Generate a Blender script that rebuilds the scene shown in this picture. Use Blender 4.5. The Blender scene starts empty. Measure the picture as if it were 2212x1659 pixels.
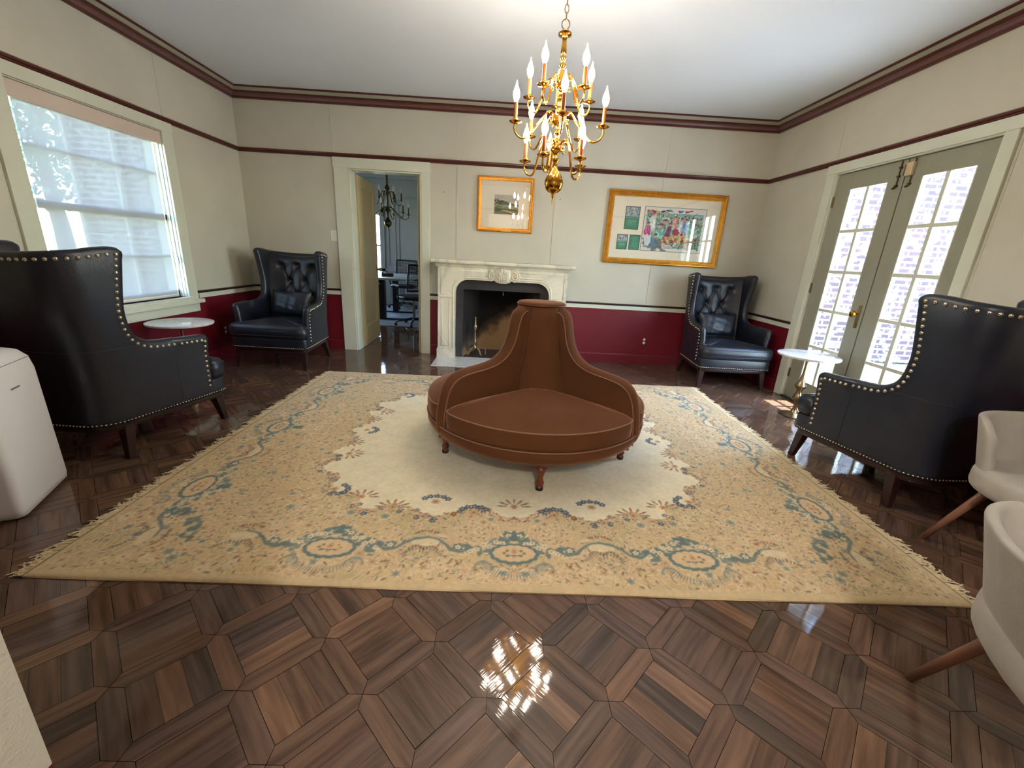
import bpy, bmesh, math, random
import numpy as np
from mathutils import Vector, Matrix
random.seed(7); np.random.seed(7)
C = bpy.context.scene.collection
PI = math.pi
sin, cos = math.sin, math.cos
SKY, SUN, HALL_FILL, EXPO = 2.1, 17.0, 52.0, 1.56
XL, XR, YB, ZC, YF = -2.963, 2.888, 5.104, 2.736, 0.30

# ------------------------------------------------------------------ helpers
def lin(c):
    return tuple(((x / 255.) / 12.92 if x / 255. <= .04045 else ((x / 255. + .055) / 1.055) ** 2.4) for x in c)

def new_mat(name):
    m = bpy.data.materials.new(name); m.use_nodes = True
    return m, m.node_tree.nodes, m.node_tree.links, m.node_tree.nodes['Principled BSDF']

def mat(name, rgb, rough=.5, metal=0, spec=.5, var=0, vscale=8, bump=0, bscale=60, sheen=0, coat=0, rvar=0, stretch=None):
    m, N, L, B = new_mat(name)
    c = lin(rgb) + (1,)
    B.inputs['Base Color'].default_value = c
    B.inputs['Roughness'].default_value = rough
    B.inputs['Metallic'].default_value = metal
    B.inputs['Specular IOR Level'].default_value = spec
    if sheen:
        B.inputs['Sheen Weight'].default_value = sheen
        B.inputs['Sheen Roughness'].default_value = .35
        B.inputs['Sheen Tint'].default_value = tuple(min(1, x * 3 + .1) for x in c[:3]) + (1,)
    if coat:
        B.inputs['Coat Weight'].default_value = coat
        B.inputs['Coat Roughness'].default_value = .08
    if var or bump or rvar:
        tc = N.new('ShaderNodeTexCoord'); src = tc.outputs['Object']
        if stretch:
            mp = N.new('ShaderNodeMapping'); mp.inputs['Scale'].default_value = stretch
            L.new(src, mp.inputs['Vector']); src = mp.outputs['Vector']
    if var:
        n = N.new('ShaderNodeTexNoise'); n.inputs['Scale'].default_value = vscale; n.inputs['Detail'].default_value = 5
        L.new(src, n.inputs['Vector'])
        r = N.new('ShaderNodeValToRGB')
        r.color_ramp.elements[0].position = .3; r.color_ramp.elements[1].position = .7
        r.color_ramp.elements[0].color = tuple(x * (1 - var) for x in c[:3]) + (1,)
        r.color_ramp.elements[1].color = tuple(min(1, x * (1 + var)) for x in c[:3]) + (1,)
        L.new(n.outputs['Fac'], r.inputs['Fac']); L.new(r.outputs['Color'], B.inputs['Base Color'])
    if rvar:
        n = N.new('ShaderNodeTexNoise'); n.inputs['Scale'].default_value = vscale * 2
        L.new(src, n.inputs['Vector'])
        mr = N.new('ShaderNodeMapRange'); mr.inputs['To Min'].default_value = max(.02, rough - rvar); mr.inputs['To Max'].default_value = rough + rvar
        L.new(n.outputs['Fac'], mr.inputs['Value']); L.new(mr.outputs['Result'], B.inputs['Roughness'])
    if bump:
        n = N.new('ShaderNodeTexNoise'); n.inputs['Scale'].default_value = bscale; n.inputs['Detail'].default_value = 4
        L.new(src, n.inputs['Vector'])
        b = N.new('ShaderNodeBump'); b.inputs['Strength'].default_value = bump; b.inputs['Distance'].default_value = .004
        L.new(n.outputs['Fac'], b.inputs['Height']); L.new(b.outputs['Normal'], B.inputs['Normal'])
    return m

class MB:
    """collects geometry for ONE mesh object"""
    def __init__(s): s.v = []; s.f = []; s.m = []
    def add(s, vs, fs, mi=0):
        o = len(s.v); s.v += [tuple(p) for p in vs]
        s.f += [tuple(i + o for i in f) for f in fs]; s.m += [mi] * len(fs)
    def box(s, x0, x1, y0, y1, z0, z1, mi=0, T=None):
        vs = [(x, y, z) for z in (z0, z1) for y in (y0, y1) for x in (x0, x1)]
        if T is not None: vs = [T @ Vector(p) for p in vs]
        s.add(vs, [(0, 2, 3, 1), (4, 5, 7, 6), (0, 1, 5, 4), (2, 6, 7, 3), (0, 4, 6, 2), (1, 3, 7, 5)], mi)
    def grid(s, P, mi=0, closeu=False, closev=False, flip=False):
        nu, nv = len(P), len(P[0]); fs = []
        for i in range(nu if closeu else nu - 1):
            for j in range(nv if closev else nv - 1):
                a, b = i * nv + j, ((i + 1) % nu) * nv + j
                c, d = ((i + 1) % nu) * nv + (j + 1) % nv, i * nv + (j + 1) % nv
                fs.append((a, d, c, b) if flip else (a, b, c, d))
        s.add([p for r in P for p in r], fs, mi)
    def tube(s, pts, r, n=8, mi=0, cap=True):
        pts = [Vector(p) for p in pts]; k = len(pts)
        rr = r if isinstance(r, (list, tuple)) else [r] * k
        up = None; rings = []
        for i, p in enumerate(pts):
            t = (pts[min(i + 1, k - 1)] - pts[max(i - 1, 0)])
            t = t.normalized() if t.length > 1e-9 else Vector((0, 0, 1))
            if up is None:
                up = Vector((0, 0, 1)) if abs(t.z) < .9 else Vector((1, 0, 0))
            a = t.cross(up)
            if a.length < 1e-6: a = t.cross(Vector((0, 1, 0)))
            a.normalize(); b = a.cross(t).normalized(); up = b
            rings.append([p + (a * cos(2 * PI * j / n) + b * sin(2 * PI * j / n)) * rr[i] for j in range(n)])
        s.grid(rings, mi, closev=True)
        if cap:
            o = len(s.v) - k * n
            s.f.append(tuple(o + j for j in range(n))); s.m.append(mi)
            s.f.append(tuple(o + (k - 1) * n + n - 1 - j for j in range(n))); s.m.append(mi)
    def lathe(s, prof, n=24, c=(0, 0, 0), mi=0, T=None):
        R = [[(c[0] + r * cos(2 * PI * j / n), c[1] + r * sin(2 * PI * j / n), c[2] + z) for j in range(n)] for r, z in prof]
        if T is not None: R = [[T @ Vector(p) for p in q] for q in R]
        s.grid(R, mi, closev=True, flip=True)
        o = len(s.v) - len(prof) * n
        s.f.append(tuple(o + n - 1 - j for j in range(n))); s.m.append(mi)
        s.f.append(tuple(o + (len(prof) - 1) * n + j for j in range(n))); s.m.append(mi)
    def prism(s, poly, axis, a, b, mi=0):
        """poly (2D) extruded on axis from a to b"""
        def P(q, t):
            return {0: (t, q[0], q[1]), 1: (q[0], t, q[1]), 2: (q[0], q[1], t)}[axis]
        n = len(poly)
        s.add([P(q, a) for q in poly] + [P(q, b) for q in poly],
              [tuple(range(n - 1, -1, -1)), tuple(range(n, 2 * n))] + [(i, (i + 1) % n, (i + 1) % n + n, i + n) for i in range(n)], mi)
    def dome(s, p, nrm, r, n=8, mi=0):
        nrm = Vector(nrm).normalized(); a = nrm.orthogonal().normalized(); b = nrm.cross(a)
        p = Vector(p); vs = []
        for k, (q, h) in enumerate(((1, 0), (.87, .5), (.5, .86))):
            vs += [p + (a * cos(2 * PI * j / n) + b * sin(2 * PI * j / n)) * r * q + nrm * r * h * .75 for j in range(n)]
        vs.append(p + nrm * r * .75)
        fs = [(k * n + j, k * n + (j + 1) % n, (k + 1) * n + (j + 1) % n, (k + 1) * n + j) for k in range(2) for j in range(n)]
        fs += [(2 * n + j, 2 * n + (j + 1) % n, 3 * n) for j in range(n)]
        s.add(vs, fs, mi)

def build(name, mb, mats, parent=None, smooth=False, loc=None, rz=0, auto=None, bevel=0, seg=2, fix=True):
    me = bpy.data.meshes.new(name)
    me.from_pydata([tuple(v) for v in mb.v], [], mb.f)
    if not isinstance(mats, (list, tuple)): mats = [mats]
    for m in mats: me.materials.append(m)
    if any(mb.m): me.polygons.foreach_set('material_index', mb.m)
    if fix:
        bm = bmesh.new(); bm.from_mesh(me); bmesh.ops.recalc_face_normals(bm, faces=bm.faces); bm.to_mesh(me); bm.free()
    if smooth or auto: me.polygons.foreach_set('use_smooth', [True] * len(me.polygons))
    if auto: me.set_sharp_from_angle(angle=math.radians(auto))
    me.update()
    o = bpy.data.objects.new(name, me); C.objects.link(o)
    if parent is not None: o.parent = parent
    if loc is not None: o.location = loc
    o.rotation_euler = (0, 0, rz)
    if bevel:
        b = o.modifiers.new('bevel', 'BEVEL'); b.width = bevel; b.segments = seg; b.limit_method = 'ANGLE'; b.angle_limit = math.radians(40)
    return o

def thing(name, label, cat, loc=(0, 0, 0), rz=0, group=None):
    o = bpy.data.objects.new(name, None); C.objects.link(o)
    o.location = loc; o.rotation_euler = (0, 0, rz); o.empty_display_size = .1
    return tag(o, label, cat, group)
def tag(o, label, cat, group=None):
    o['label'] = label; o['category'] = cat
    if group: o['group'] = group
    return o
def struct(name, mb, mats, label=None, cat=None, **k):
    o = build(name, mb, mats, **k); o['kind'] = 'structure'
    if label: tag(o, label, cat)
    return o
def sthing(name, label=None, cat=None, loc=(0, 0, 0)):
    o = bpy.data.objects.new(name, None); C.objects.link(o); o.location = loc; o['kind'] = 'structure'
    if label: tag(o, label, cat)
    return o
def copy_tree(o, parent=None):
    c = o.copy(); C.objects.link(c)
    if parent is not None: c.parent = parent
    for ch in list(o.children): copy_tree(ch, c)
    return c

def smooth_path(pts, n=8):
    """Catmull-Rom through the points"""
    P = [Vector(p) for p in pts]; out = []
    for i in range(len(P) - 1):
        a, b, c, d = P[max(i - 1, 0)], P[i], P[i + 1], P[min(i + 2, len(P) - 1)]
        for k in range(n):
            t = k / n
            out.append(.5 * ((2 * b) + (c - a) * t + (2 * a - 5 * b + 4 * c - d) * t * t + (3 * b - a - 3 * c + d) * t ** 3))
    out.append(P[-1]); return out
def resample(pts, step):
    P = [Vector(p) for p in pts]; out = [P[0]]; acc = 0
    for a, b in zip(P, P[1:]):
        l = (b - a).length
        if l < 1e-9: continue
        d = step - acc
        while d <= l:
            out.append(a.lerp(b, d / l)); d += step
        acc = l - (d - step)
    return out
def cushion(mb, outline, z0, z1, r=.03, crown=.03, mi=0, na=5, rings=6, bulge=0.0, fn=None):
    """star-shaped padded body: rounded edges, domed top"""
    n = len(outline); cx = sum(p[0] for p in outline) / n; cy = sum(p[1] for p in outline) / n
    nr = []
    for i in range(n):
        a, b = outline[i - 1], outline[(i + 1) % n]
        t = Vector((b[0] - a[0], b[1] - a[1])).normalized(); q = Vector((t.y, -t.x))
        if q.dot(Vector((outline[i][0] - cx, outline[i][1] - cy))) < 0: q = -q
        nr.append(q)
    lv = []
    def ring(off, z): lv.append([(outline[i][0] - nr[i].x * off, outline[i][1] - nr[i].y * off, z) for i in range(n)])
    ring(r, z0)
    for k in range(1, na + 1):
        a = PI / 2 * k / na; ring(r * (1 - sin(a)), z0 + r * (1 - cos(a)))
    if bulge:
        for k in (1, 2, 3): ring(-bulge * sin(PI * k / 4), z0 + r + (z1 - z0 - 2 * r) * k / 4)
    for k in range(0, na + 1):
        a = PI / 2 * k / na; ring(r * (1 - cos(a)), z1 - r * (1 - sin(a)))
    top = lv[-1]
    for k in range(1, rings):
        t = k / rings; s = 1 - t
        lv.append([(cx + (p[0] - cx) * s, cy + (p[1] - cy) * s, z1 + crown * (1 - s * s)) for p in top])
    if fn: lv = [[fn(p) for p in L] for L in lv]
    mb.grid(lv, mi, closev=True)
    o = len(mb.v) - len(lv) * n
    mb.f.append(tuple(o + n - 1 - j for j in range(n))); mb.m.append(mi)
    cen = (cx, cy, z1 + crown)
    if fn: cen = fn(cen)
    mb.v.append(tuple(cen)); k = len(mb.v) - 1; o2 = o + (len(lv) - 1) * n
    for j in range(n): mb.f.append((o2 + j, o2 + (j + 1) % n, k)); mb.m.append(mi)

# ------------------------------------------------------------------ materials
def wall_mat(name, rgb):
    m, N, L, B = new_mat(name)
    B.inputs['Roughness'].default_value = .85
    tc = N.new('ShaderNodeTexCoord')
    n1 = N.new('ShaderNodeTexNoise'); n1.inputs['Scale'].default_value = 1.3; n1.inputs['Detail'].default_value = 3
    n2 = N.new('ShaderNodeTexNoise'); n2.inputs['Scale'].default_value = 260
    L.new(tc.outputs['Object'], n1.inputs['Vector']); L.new(tc.outputs['Object'], n2.inputs['Vector'])
    r = N.new('ShaderNodeValToRGB'); c = lin(rgb)
    r.color_ramp.elements[0].position = .35; r.color_ramp.elements[1].position = .65
    r.color_ramp.elements[0].color = tuple(x * .93 for x in c) + (1,); r.color_ramp.elements[1].color = tuple(x * 1.05 for x in c) + (1,)
    L.new(n1.outputs['Fac'], r.inputs['Fac']); L.new(r.outputs['Color'], B.inputs['Base Color'])
    b = N.new('ShaderNodeBump'); b.inputs['Strength'].default_value = .35; b.inputs['Distance'].default_value = .002
    L.new(n2.outputs['Fac'], b.inputs['Height']); L.new(b.outputs['Normal'], B.inputs['Normal'])
    return m
M_wall = wall_mat('fabric_wall', (203, 198, 182))
M_red = mat('maroon_paint', (112, 20, 34), .45, var=.06, vscale=3)
M_sage = mat('sage_trim_paint', (214, 216, 198), .42, var=.04, vscale=5)
M_sage_dk = mat('door_paint', (152, 151, 133), .45, var=.05, vscale=4)
M_rail = mat('dark_red_wood', (84, 36, 30), .28, var=.35, vscale=18, stretch=(1, 1, 6))
M_rail_mv = mat('mauve_wood', (112, 78, 74), .35, var=.1, vscale=10)
M_dkline = mat('dark_bead', (44, 18, 16), .35)
M_ceil = mat('ceiling_paint', (228, 233, 240), .5, var=.015, vscale=2)
M_plaster = mat('hall_plaster', (200, 190, 170), .7)
M_black = mat('dark_rebate', (18, 14, 12), .6)
M_steel = mat('brushed_steel', (150, 146, 138), .3, metal=1)
M_brass = mat('polished_brass', (214, 158, 62), .09, metal=1, rvar=.03, vscale=20)
M_brass_old = mat('tarnished_brass', (96, 84, 56), .28, metal=1)
M_brass_red = mat('antique_brass', (158, 138, 104), .3, metal=1)
M_candle = mat('amber_candle_sleeve', (176, 92, 34), .4)
M_candle_w = mat('white_candle_sleeve', (120, 112, 96), .4)
M_leather = mat('navy_leather', (27, 31, 43), .35, spec=.55, var=.15, vscale=9, bump=.25, bscale=170, rvar=.07)
M_nail = mat('nickel_nailhead', (200, 190, 172), .22, metal=1)
M_legwood = mat('espresso_wood', (46, 26, 24), .3, var=.2, vscale=14)
M_velvet = mat('brown_velvet', (96, 58, 33), .8, spec=.2, var=.07, vscale=7, bump=.15, bscale=300, sheen=1.0)
M_piping = mat('tan_piping', (140, 100, 76), .6, sheen=.3)
M_turned = mat('turned_walnut', (104, 48, 26), .3, var=.25, vscale=20)
M_gold = mat('gilded_wood', (196, 132, 40), .33, metal=.65, var=.18, vscale=25, bump=.3, bscale=60)
M_matboard = mat('mat_board', (248, 238, 216), .9)
M_plastic = mat('white_plastic', (244, 241, 238), .38, var=.015, vscale=3)
M_plastic_g = mat('grey_plastic', (120, 116, 112), .4)
M_grey_felt = mat('grey_felt', (176, 169, 158), .9, spec=.2, var=.07, vscale=12, bump=.2, bscale=180, sheen=.3)
M_beech = mat('stained_beech_leg', (134, 92, 72), .4, var=.2, vscale=12, stretch=(1, 1, .2))
M_offblack = mat('black_mesh_plastic', (16, 16, 19), .45)
M_white = mat('white_satin', (226, 222, 214), .4)
M_cream_door = mat('cream_door_paint', (192, 172, 128), .42, var=.05, vscale=3)
M_slate = mat('black_slate', (52, 50, 54), .35, var=.25, vscale=9, rvar=.08)

def marble(name, base, vein, scale=3.0, rough=.22):
    m, N, L, B = new_mat(name); B.inputs['Roughness'].default_value = rough
    tc = N.new('ShaderNodeTexCoord')
    d = N.new('ShaderNodeTexNoise'); d.inputs['Scale'].default_value = scale; d.inputs['Detail'].default_value = 7
    mx = N.new('ShaderNodeMix'); mx.data_type = 'RGBA'; mx.inputs[0].default_value = .35
    L.new(tc.outputs['Object'], mx.inputs[6]); L.new(tc.outputs['Object'], d.inputs['Vector']); L.new(d.outputs['Color'], mx.inputs[7])
    mp = N.new('ShaderNodeMapping'); mp.inputs['Rotation'].default_value = (.4, .9, .6)
    L.new(mx.outputs[2], mp.inputs['Vector'])
    n = N.new('ShaderNodeTexNoise'); n.inputs['Scale'].default_value = scale * 1.6; n.inputs['Detail'].default_value = 6; n.inputs['Distortion'].default_value = 1.6
    L.new(mp.outputs['Vector'], n.inputs['Vector'])
    r = N.new('ShaderNodeValToRGB'); e = r.color_ramp.elements
    e[0].position = .42; e[0].color = lin(base) + (1,); e[1].position = .60; e[1].color = lin(base) + (1,)
    k = e.new(.5); k.color = lin(vein) + (1,); k2 = e.new(.47); k2.color = tuple((a + b * 2) / 3 for a, b in zip(lin(vein), lin(base))) + (1,)
    L.new(n.outputs['Fac'], r.inputs['Fac']); L.new(r.outputs['Color'], B.inputs['Base Color'])
    return m
M_marble = marble('cream_marble', (230, 222, 200), (206, 202, 184), 1.7)
M_marble_w = marble('white_marble', (228, 226, 224), (204, 206, 212), 6, .12)

def glass_mat(name, tint=(1, 1, 1), refl=1.0):
    m = bpy.data.materials.new(name); m.use_nodes = True; N = m.node_tree.nodes; L = m.node_tree.links; N.clear()
    o = N.new('ShaderNodeOutputMaterial'); t = N.new('ShaderNodeBsdfTransparent'); g = N.new('ShaderNodeBsdfGlossy')
    t.inputs['Color'].default_value = tint + (1,); g.inputs['Roughness'].default_value = .01
    f = N.new('ShaderNodeLayerWeight'); f.inputs['Blend'].default_value = .5; mx = N.new('ShaderNodeMixShader')
    p = N.new('ShaderNodeMath'); p.operation = 'POWER'; p.inputs[1].default_value = 5; L.new(f.outputs['Facing'], p.inputs[0])
    k = N.new('ShaderNodeMath'); k.operation = 'MULTIPLY_ADD'; k.inputs[1].default_value = .8 * refl; k.inputs[2].default_value = .045 * refl; k.use_clamp = True
    L.new(p.outputs[0], k.inputs[0]); L.new(k.outputs[0], mx.inputs['Fac'])
    L.new(t.outputs[0], mx.inputs[1]); L.new(g.outputs[0], mx.inputs[2]); L.new(mx.outputs[0], o.inputs['Surface'])
    return m
M_glass = glass_mat('window_glass', (.96, .985, .97))
M_pglass = glass_mat('picture_glass', (1, 1, 1), 1.6)

def blind_mat():
    m = bpy.data.materials.new('solar_blind_fabric'); m.use_nodes = True; N = m.node_tree.nodes; L = m.node_tree.links; N.clear()
    o = N.new('ShaderNodeOutputMaterial')
    d = N.new('ShaderNodeBsdfDiffuse'); d.inputs['Color'].default_value = lin((205, 198, 192)) + (1,)
    t = N.new('ShaderNodeBsdfTranslucent'); t.inputs['Color'].default_value = lin((96, 97, 98)) + (1,)
    p = N.new('ShaderNodeBsdfTransparent'); p.inputs['Color'].default_value = (1, 1, 1, 1)
    a = N.new('ShaderNodeMixShader'); a.inputs[0].default_value = .5
    b = N.new('ShaderNodeMixShader'); b.inputs[0].default_value = .05
    L.new(d.outputs[0], a.inputs[1]); L.new(t.outputs[0], a.inputs[2]); L.new(a.outputs[0], b.inputs[1]); L.new(p.outputs[0], b.inputs[2]); L.new(b.outputs[0], o.inputs['Surface'])
    return m
M_blind = blind_mat()

def emis(name, rgb, s):
    m, N, L, B = new_mat(name)
    B.inputs['Base Color'].default_value = rgb + (1,); B.inputs['Emission Color'].default_value = rgb + (1,); B.inputs['Emission Strength'].default_value = s
    return m
M_bulb = emis('lit_flame_bulb', (1, .87, .70), 78)
M_bulb_off = mat('unlit_flame_bulb', (235, 235, 235), .15)

def brick_mat(name, c1, c2, mortar):
    m, N, L, B = new_mat(name); B.inputs['Roughness'].default_value = .9
    tc = N.new('ShaderNodeTexCoord'); mp = N.new('ShaderNodeMapping'); mp.inputs['Rotation'].default_value = (-PI / 2, 0, 0)
    L.new(tc.outputs['Object'], mp.inputs['Vector'])
    b = N.new('ShaderNodeTexBrick'); b.inputs['Scale'].default_value = 1; b.inputs['Brick Width'].default_value = .23; b.inputs['Row Height'].default_value = .085
    b.inputs['Mortar Size'].default_value = .014; b.inputs['Color1'].default_value = lin(c1) + (1,); b.inputs['Color2'].default_value = lin(c2) + (1,); b.inputs['Mortar'].default_value = lin(mortar) + (1,)
    n = N.new('ShaderNodeTexNoise'); n.inputs['Scale'].default_value = 9; n.inputs['Detail'].default_value = 4
    L.new(tc.outputs['Object'], n.inputs['Vector'])
    mx = N.new('ShaderNodeMix'); mx.data_type = 'RGBA'; mr = N.new('ShaderNodeMapRange'); mr.inputs['From Min'].default_value = .52; mr.inputs['From Max'].default_value = .66
    L.new(n.outputs['Fac'], mr.inputs['Value']); L.new(mr.outputs['Result'], mx.inputs[0])
    L.new(mp.outputs['Vector'], b.inputs['Vector']); L.new(b.outputs['Color'], mx.inputs[6]); mx.inputs[7].default_value = lin(mortar) + (1,)
    L.new(mx.outputs[2], B.inputs['Base Color'])
    return m
M_brick = brick_mat('whitewashed_brick', (66, 48, 54), (54, 42, 50), (140, 138, 138))
M_soot = None
def soot_mat():
    m, N, L, B = new_mat('sooty_firebrick'); B.inputs['Roughness'].default_value = .95
    tc = N.new('ShaderNodeTexCoord')
    n = N.new('ShaderNodeTexNoise'); n.inputs['Scale'].default_value = 2.6; n.inputs['Detail'].default_value = 6
    L.new(tc.outputs['Object'], n.inputs['Vector'])
    sp = N.new('ShaderNodeSeparateXYZ'); L.new(tc.outputs['Object'], sp.inputs[0])
    # soot stain boundary: burnt black above a sloping line
    a = N.new('ShaderNodeMath'); a.operation = 'MULTIPLY_ADD'; a.inputs[1].default_value = -.75; L.new(sp.outputs['X'], a.inputs[0]); L.new(sp.outputs['Z'], a.inputs[2])
    b = N.new('ShaderNodeMath'); b.operation = 'MULTIPLY_ADD'; b.inputs[1].default_value = .5; L.new(n.outputs['Fac'], b.inputs[0]); L.new(a.outputs[0], b.inputs[2])
    r = N.new('ShaderNodeValToRGB'); e = r.color_ramp.elements
    e[0].position = .60; e[0].color = lin((150, 118, 84)) + (1,); e[1].position = .76; e[1].color = lin((20, 16, 15)) + (1,)
    k = e.new(.66); k.color = lin((70, 54, 42)) + (1,)
    L.new(b.outputs[0], r.inputs['Fac']); L.new(r.outputs['Color'], B.inputs['Base Color'])
    return m
M_soot = soot_mat()

def attr_mat(name, attr, rough, bump=0, bscale=900, sheen=0, spec=.3):
    m, N, L, B = new_mat(name)
    a = N.new('ShaderNodeAttribute'); a.attribute_name = attr
    B.inputs['Roughness'].default_value = rough; B.inputs['Specular IOR Level'].default_value = spec
    if sheen: B.inputs['Sheen Weight'].default_value = sheen
    L.new(a.outputs['Color'], B.inputs['Base Color'])
    if bump:
        tc = N.new('ShaderNodeTexCoord'); n = N.new('ShaderNodeTexNoise'); n.inputs['Scale'].default_value = bscale; n.inputs['Detail'].default_value = 3
        L.new(tc.outputs['Object'], n.inputs['Vector'])
        b = N.new('ShaderNodeBump'); b.inputs['Strength'].default_value = bump; b.inputs['Distance'].default_value = .004
        L.new(n.outputs['Fac'], b.inputs['Height']); L.new(b.outputs['Normal'], B.inputs['Normal'])
    return m

# painted canvases (numpy) -> colour attribute on a real grid mesh
class Canvas:
    def __init__(s, w, h, px, base):
        s.px = px; s.nx = int(round(w / px)); s.ny = int(round(h / px)); s.w = w; s.h = h
        s.a = np.ones((s.ny, s.nx, 3)) * np.array(lin(base))
    def _win(s, x0, x1, y0, y1):
        i0 = max(0, int(x0 / s.px)); i1 = min(s.nx, int(x1 / s.px) + 2); j0 = max(0, int(y0 / s.px)); j1 = min(s.ny, int(y1 / s.px) + 2)
        if i0 >= i1 or j0 >= j1: return None
        X, Y = np.meshgrid((np.arange(i0, i1) + .5) * s.px, (np.arange(j0, j1) + .5) * s.px)
        return i0, i1, j0, j1, X, Y
    def ell(s, cx, cy, rx, ry, ang, col, al=1.0):
        R = max(rx, ry); w = s._win(cx - R - s.px, cx + R + s.px, cy - R - s.px, cy + R + s.px)
        if w is None: return
        i0, i1, j0, j1, X, Y = w; dx = X - cx; dy = Y - cy; c, n = cos(ang), sin(ang)
        d = np.sqrt(((dx * c + dy * n) / rx) ** 2 + ((-dx * n + dy * c) / ry) ** 2)
        m = np.clip((1 - d) * min(rx, ry) / s.px + .5, 0, 1)[..., None] * al
        s.a[j0:j1, i0:i1] = s.a[j0:j1, i0:i1] * (1 - m) + np.array(lin(col)) * m
    def rect(s, x0, x1, y0, y1, col, al=1.0):
        w = s._win(x0 - s.px, x1 + s.px, y0 - s.px, y1 + s.px)
        if w is None: return
        i0, i1, j0, j1, X, Y = w
        m = (np.clip((X - x0) / s.px + .5, 0, 1) * np.clip((x1 - X) / s.px + .5, 0, 1) * np.clip((Y - y0) / s.px + .5, 0, 1) * np.clip((y1 - Y) / s.px + .5, 0, 1))[..., None] * al
        s.a[j0:j1, i0:i1] = s.a[j0:j1, i0:i1] * (1 - m) + np.array(lin(col)) * m
    def stroke(s, pts, w, col, al=1.0):
        for (x0, y0), (x1, y1) in zip(pts, pts[1:]):
            l = math.hypot(x1 - x0, y1 - y0)
            s.ell((x0 + x1) / 2, (y0 + y1) / 2, l / 2 + w / 2, w / 2, math.atan2(y1 - y0, x1 - x0), col, al)
    def flower(s, x, y, r, col, cen, n=5, a0=0., al=1.0):
        for k in range(n):
            a = a0 + 2 * PI * k / n; s.ell(x + cos(a) * r * .58, y + sin(a) * r * .58, r * .46, r * .34, a, col, al)
        s.ell(x, y, r * .25, r * .25, 0, cen, al)

def canvas_mesh(name, cv, P, mat_, parent=None, extra=None):
    """P(u,v)->xyz arrays, u,v in 0..1"""
    ny, nx = cv.a.shape[:2]
    U, V = np.meshgrid(np.linspace(0, 1, nx + 1), np.linspace(0, 1, ny + 1))
    co = np.stack(P(U, V), -1).reshape(-1, 3)
    idx = np.arange((nx + 1) * (ny + 1)).reshape(ny + 1, nx + 1)
    q = np.stack([idx[:-1, :-1], idx[:-1, 1:], idx[1:, 1:], idx[1:, :-1]], -1).reshape(-1, 4)
    me = bpy.data.meshes.new(name)
    me.vertices.add(len(co)); me.vertices.foreach_set('co', co.ravel().astype(np.float32))
    me.loops.add(q.size); me.loops.foreach_set('vertex_index', q.ravel().astype(np.int32))
    me.polygons.add(len(q)); me.polygons.foreach_set('loop_start', (np.arange(len(q)) * 4).astype(np.int32))
    me.polygons.foreach_set('loop_total', np.full(len(q), 4, np.int32)); me.update(calc_edges=True)
    at = me.color_attributes.new('col', 'FLOAT_COLOR', 'POINT')
    pad = np.pad(cv.a, ((0, 1), (0, 1), (0, 0)), mode='edge')
    rgba = np.concatenate([pad, np.ones(pad.shape[:2] + (1,))], -1).reshape(-1, 4)
    at.data.foreach_set('color', rgba.ravel().astype(np.float32))
    me.materials.append(mat_); me.polygons.foreach_set('use_smooth', [True] * len(me.polygons)); me.update()
    o = bpy.data.objects.new(name, me); C.objects.link(o)
    if parent is not None: o.parent = parent
    return o
M_paint = attr_mat('printed_artwork', 'col', .6)

# ------------------------------------------------------------------ floor: picket-and-square parquet, every board its own face
def floor_mat():
    m, N, L, B = new_mat('parquet_oak')
    uv = N.new('ShaderNodeUVMap'); uv.uv_map = 'grain'
    a = N.new('ShaderNodeAttribute'); a.attribute_name = 'tone'
    mp = N.new('ShaderNodeMapping'); mp.inputs['Scale'].default_value = (3.5, 38, 1); L.new(uv.outputs[0], mp.inputs['Vector'])
    n = N.new('ShaderNodeTexNoise'); n.inputs['Scale'].default_value = 1; n.inputs['Detail'].default_value = 4; n.inputs['Distortion'].default_value = .25; L.new(mp.outputs[0], n.inputs['Vector'])
    r = N.new('ShaderNodeMapRange'); r.inputs['From Min'].default_value = .3; r.inputs['From Max'].default_value = .7; r.inputs['To Min'].default_value = .52; r.inputs['To Max'].default_value = 1.25
    L.new(n.outputs['Fac'], r.inputs['Value'])
    mx = N.new('ShaderNodeMix'); mx.data_type = 'RGBA'; mx.blend_type = 'MULTIPLY'; mx.inputs[0].default_value = 1
    L.new(a.outputs['Color'], mx.inputs[6]); cb = N.new('ShaderNodeCombineXYZ')
    for i in range(3): L.new(r.outputs[0], cb.inputs[i])
    L.new(cb.outputs[0], mx.inputs[7]); L.new(mx.outputs[2], B.inputs['Base Color'])
    mp2 = N.new('ShaderNodeMapping'); mp2.inputs['Scale'].default_value = (3, 90, 1); L.new(uv.outputs[0], mp2.inputs['Vector'])
    n2 = N.new('ShaderNodeTexNoise'); n2.inputs['Scale'].default_value = 2; n2.inputs['Detail'].default_value = 3; L.new(mp2.outputs[0], n2.inputs['Vector'])
    b = N.new('ShaderNodeBump'); b.inputs['Strength'].default_value = .12; b.inputs['Distance'].default_value = .0008
    L.new(n2.outputs['Fac'], b.inputs['Height']); L.new(b.outputs['Normal'], B.inputs['Normal'])
    B.inputs['Roughness'].default_value = .045; B.inputs['Specular IOR Level'].default_value = .42
    return m
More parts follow.
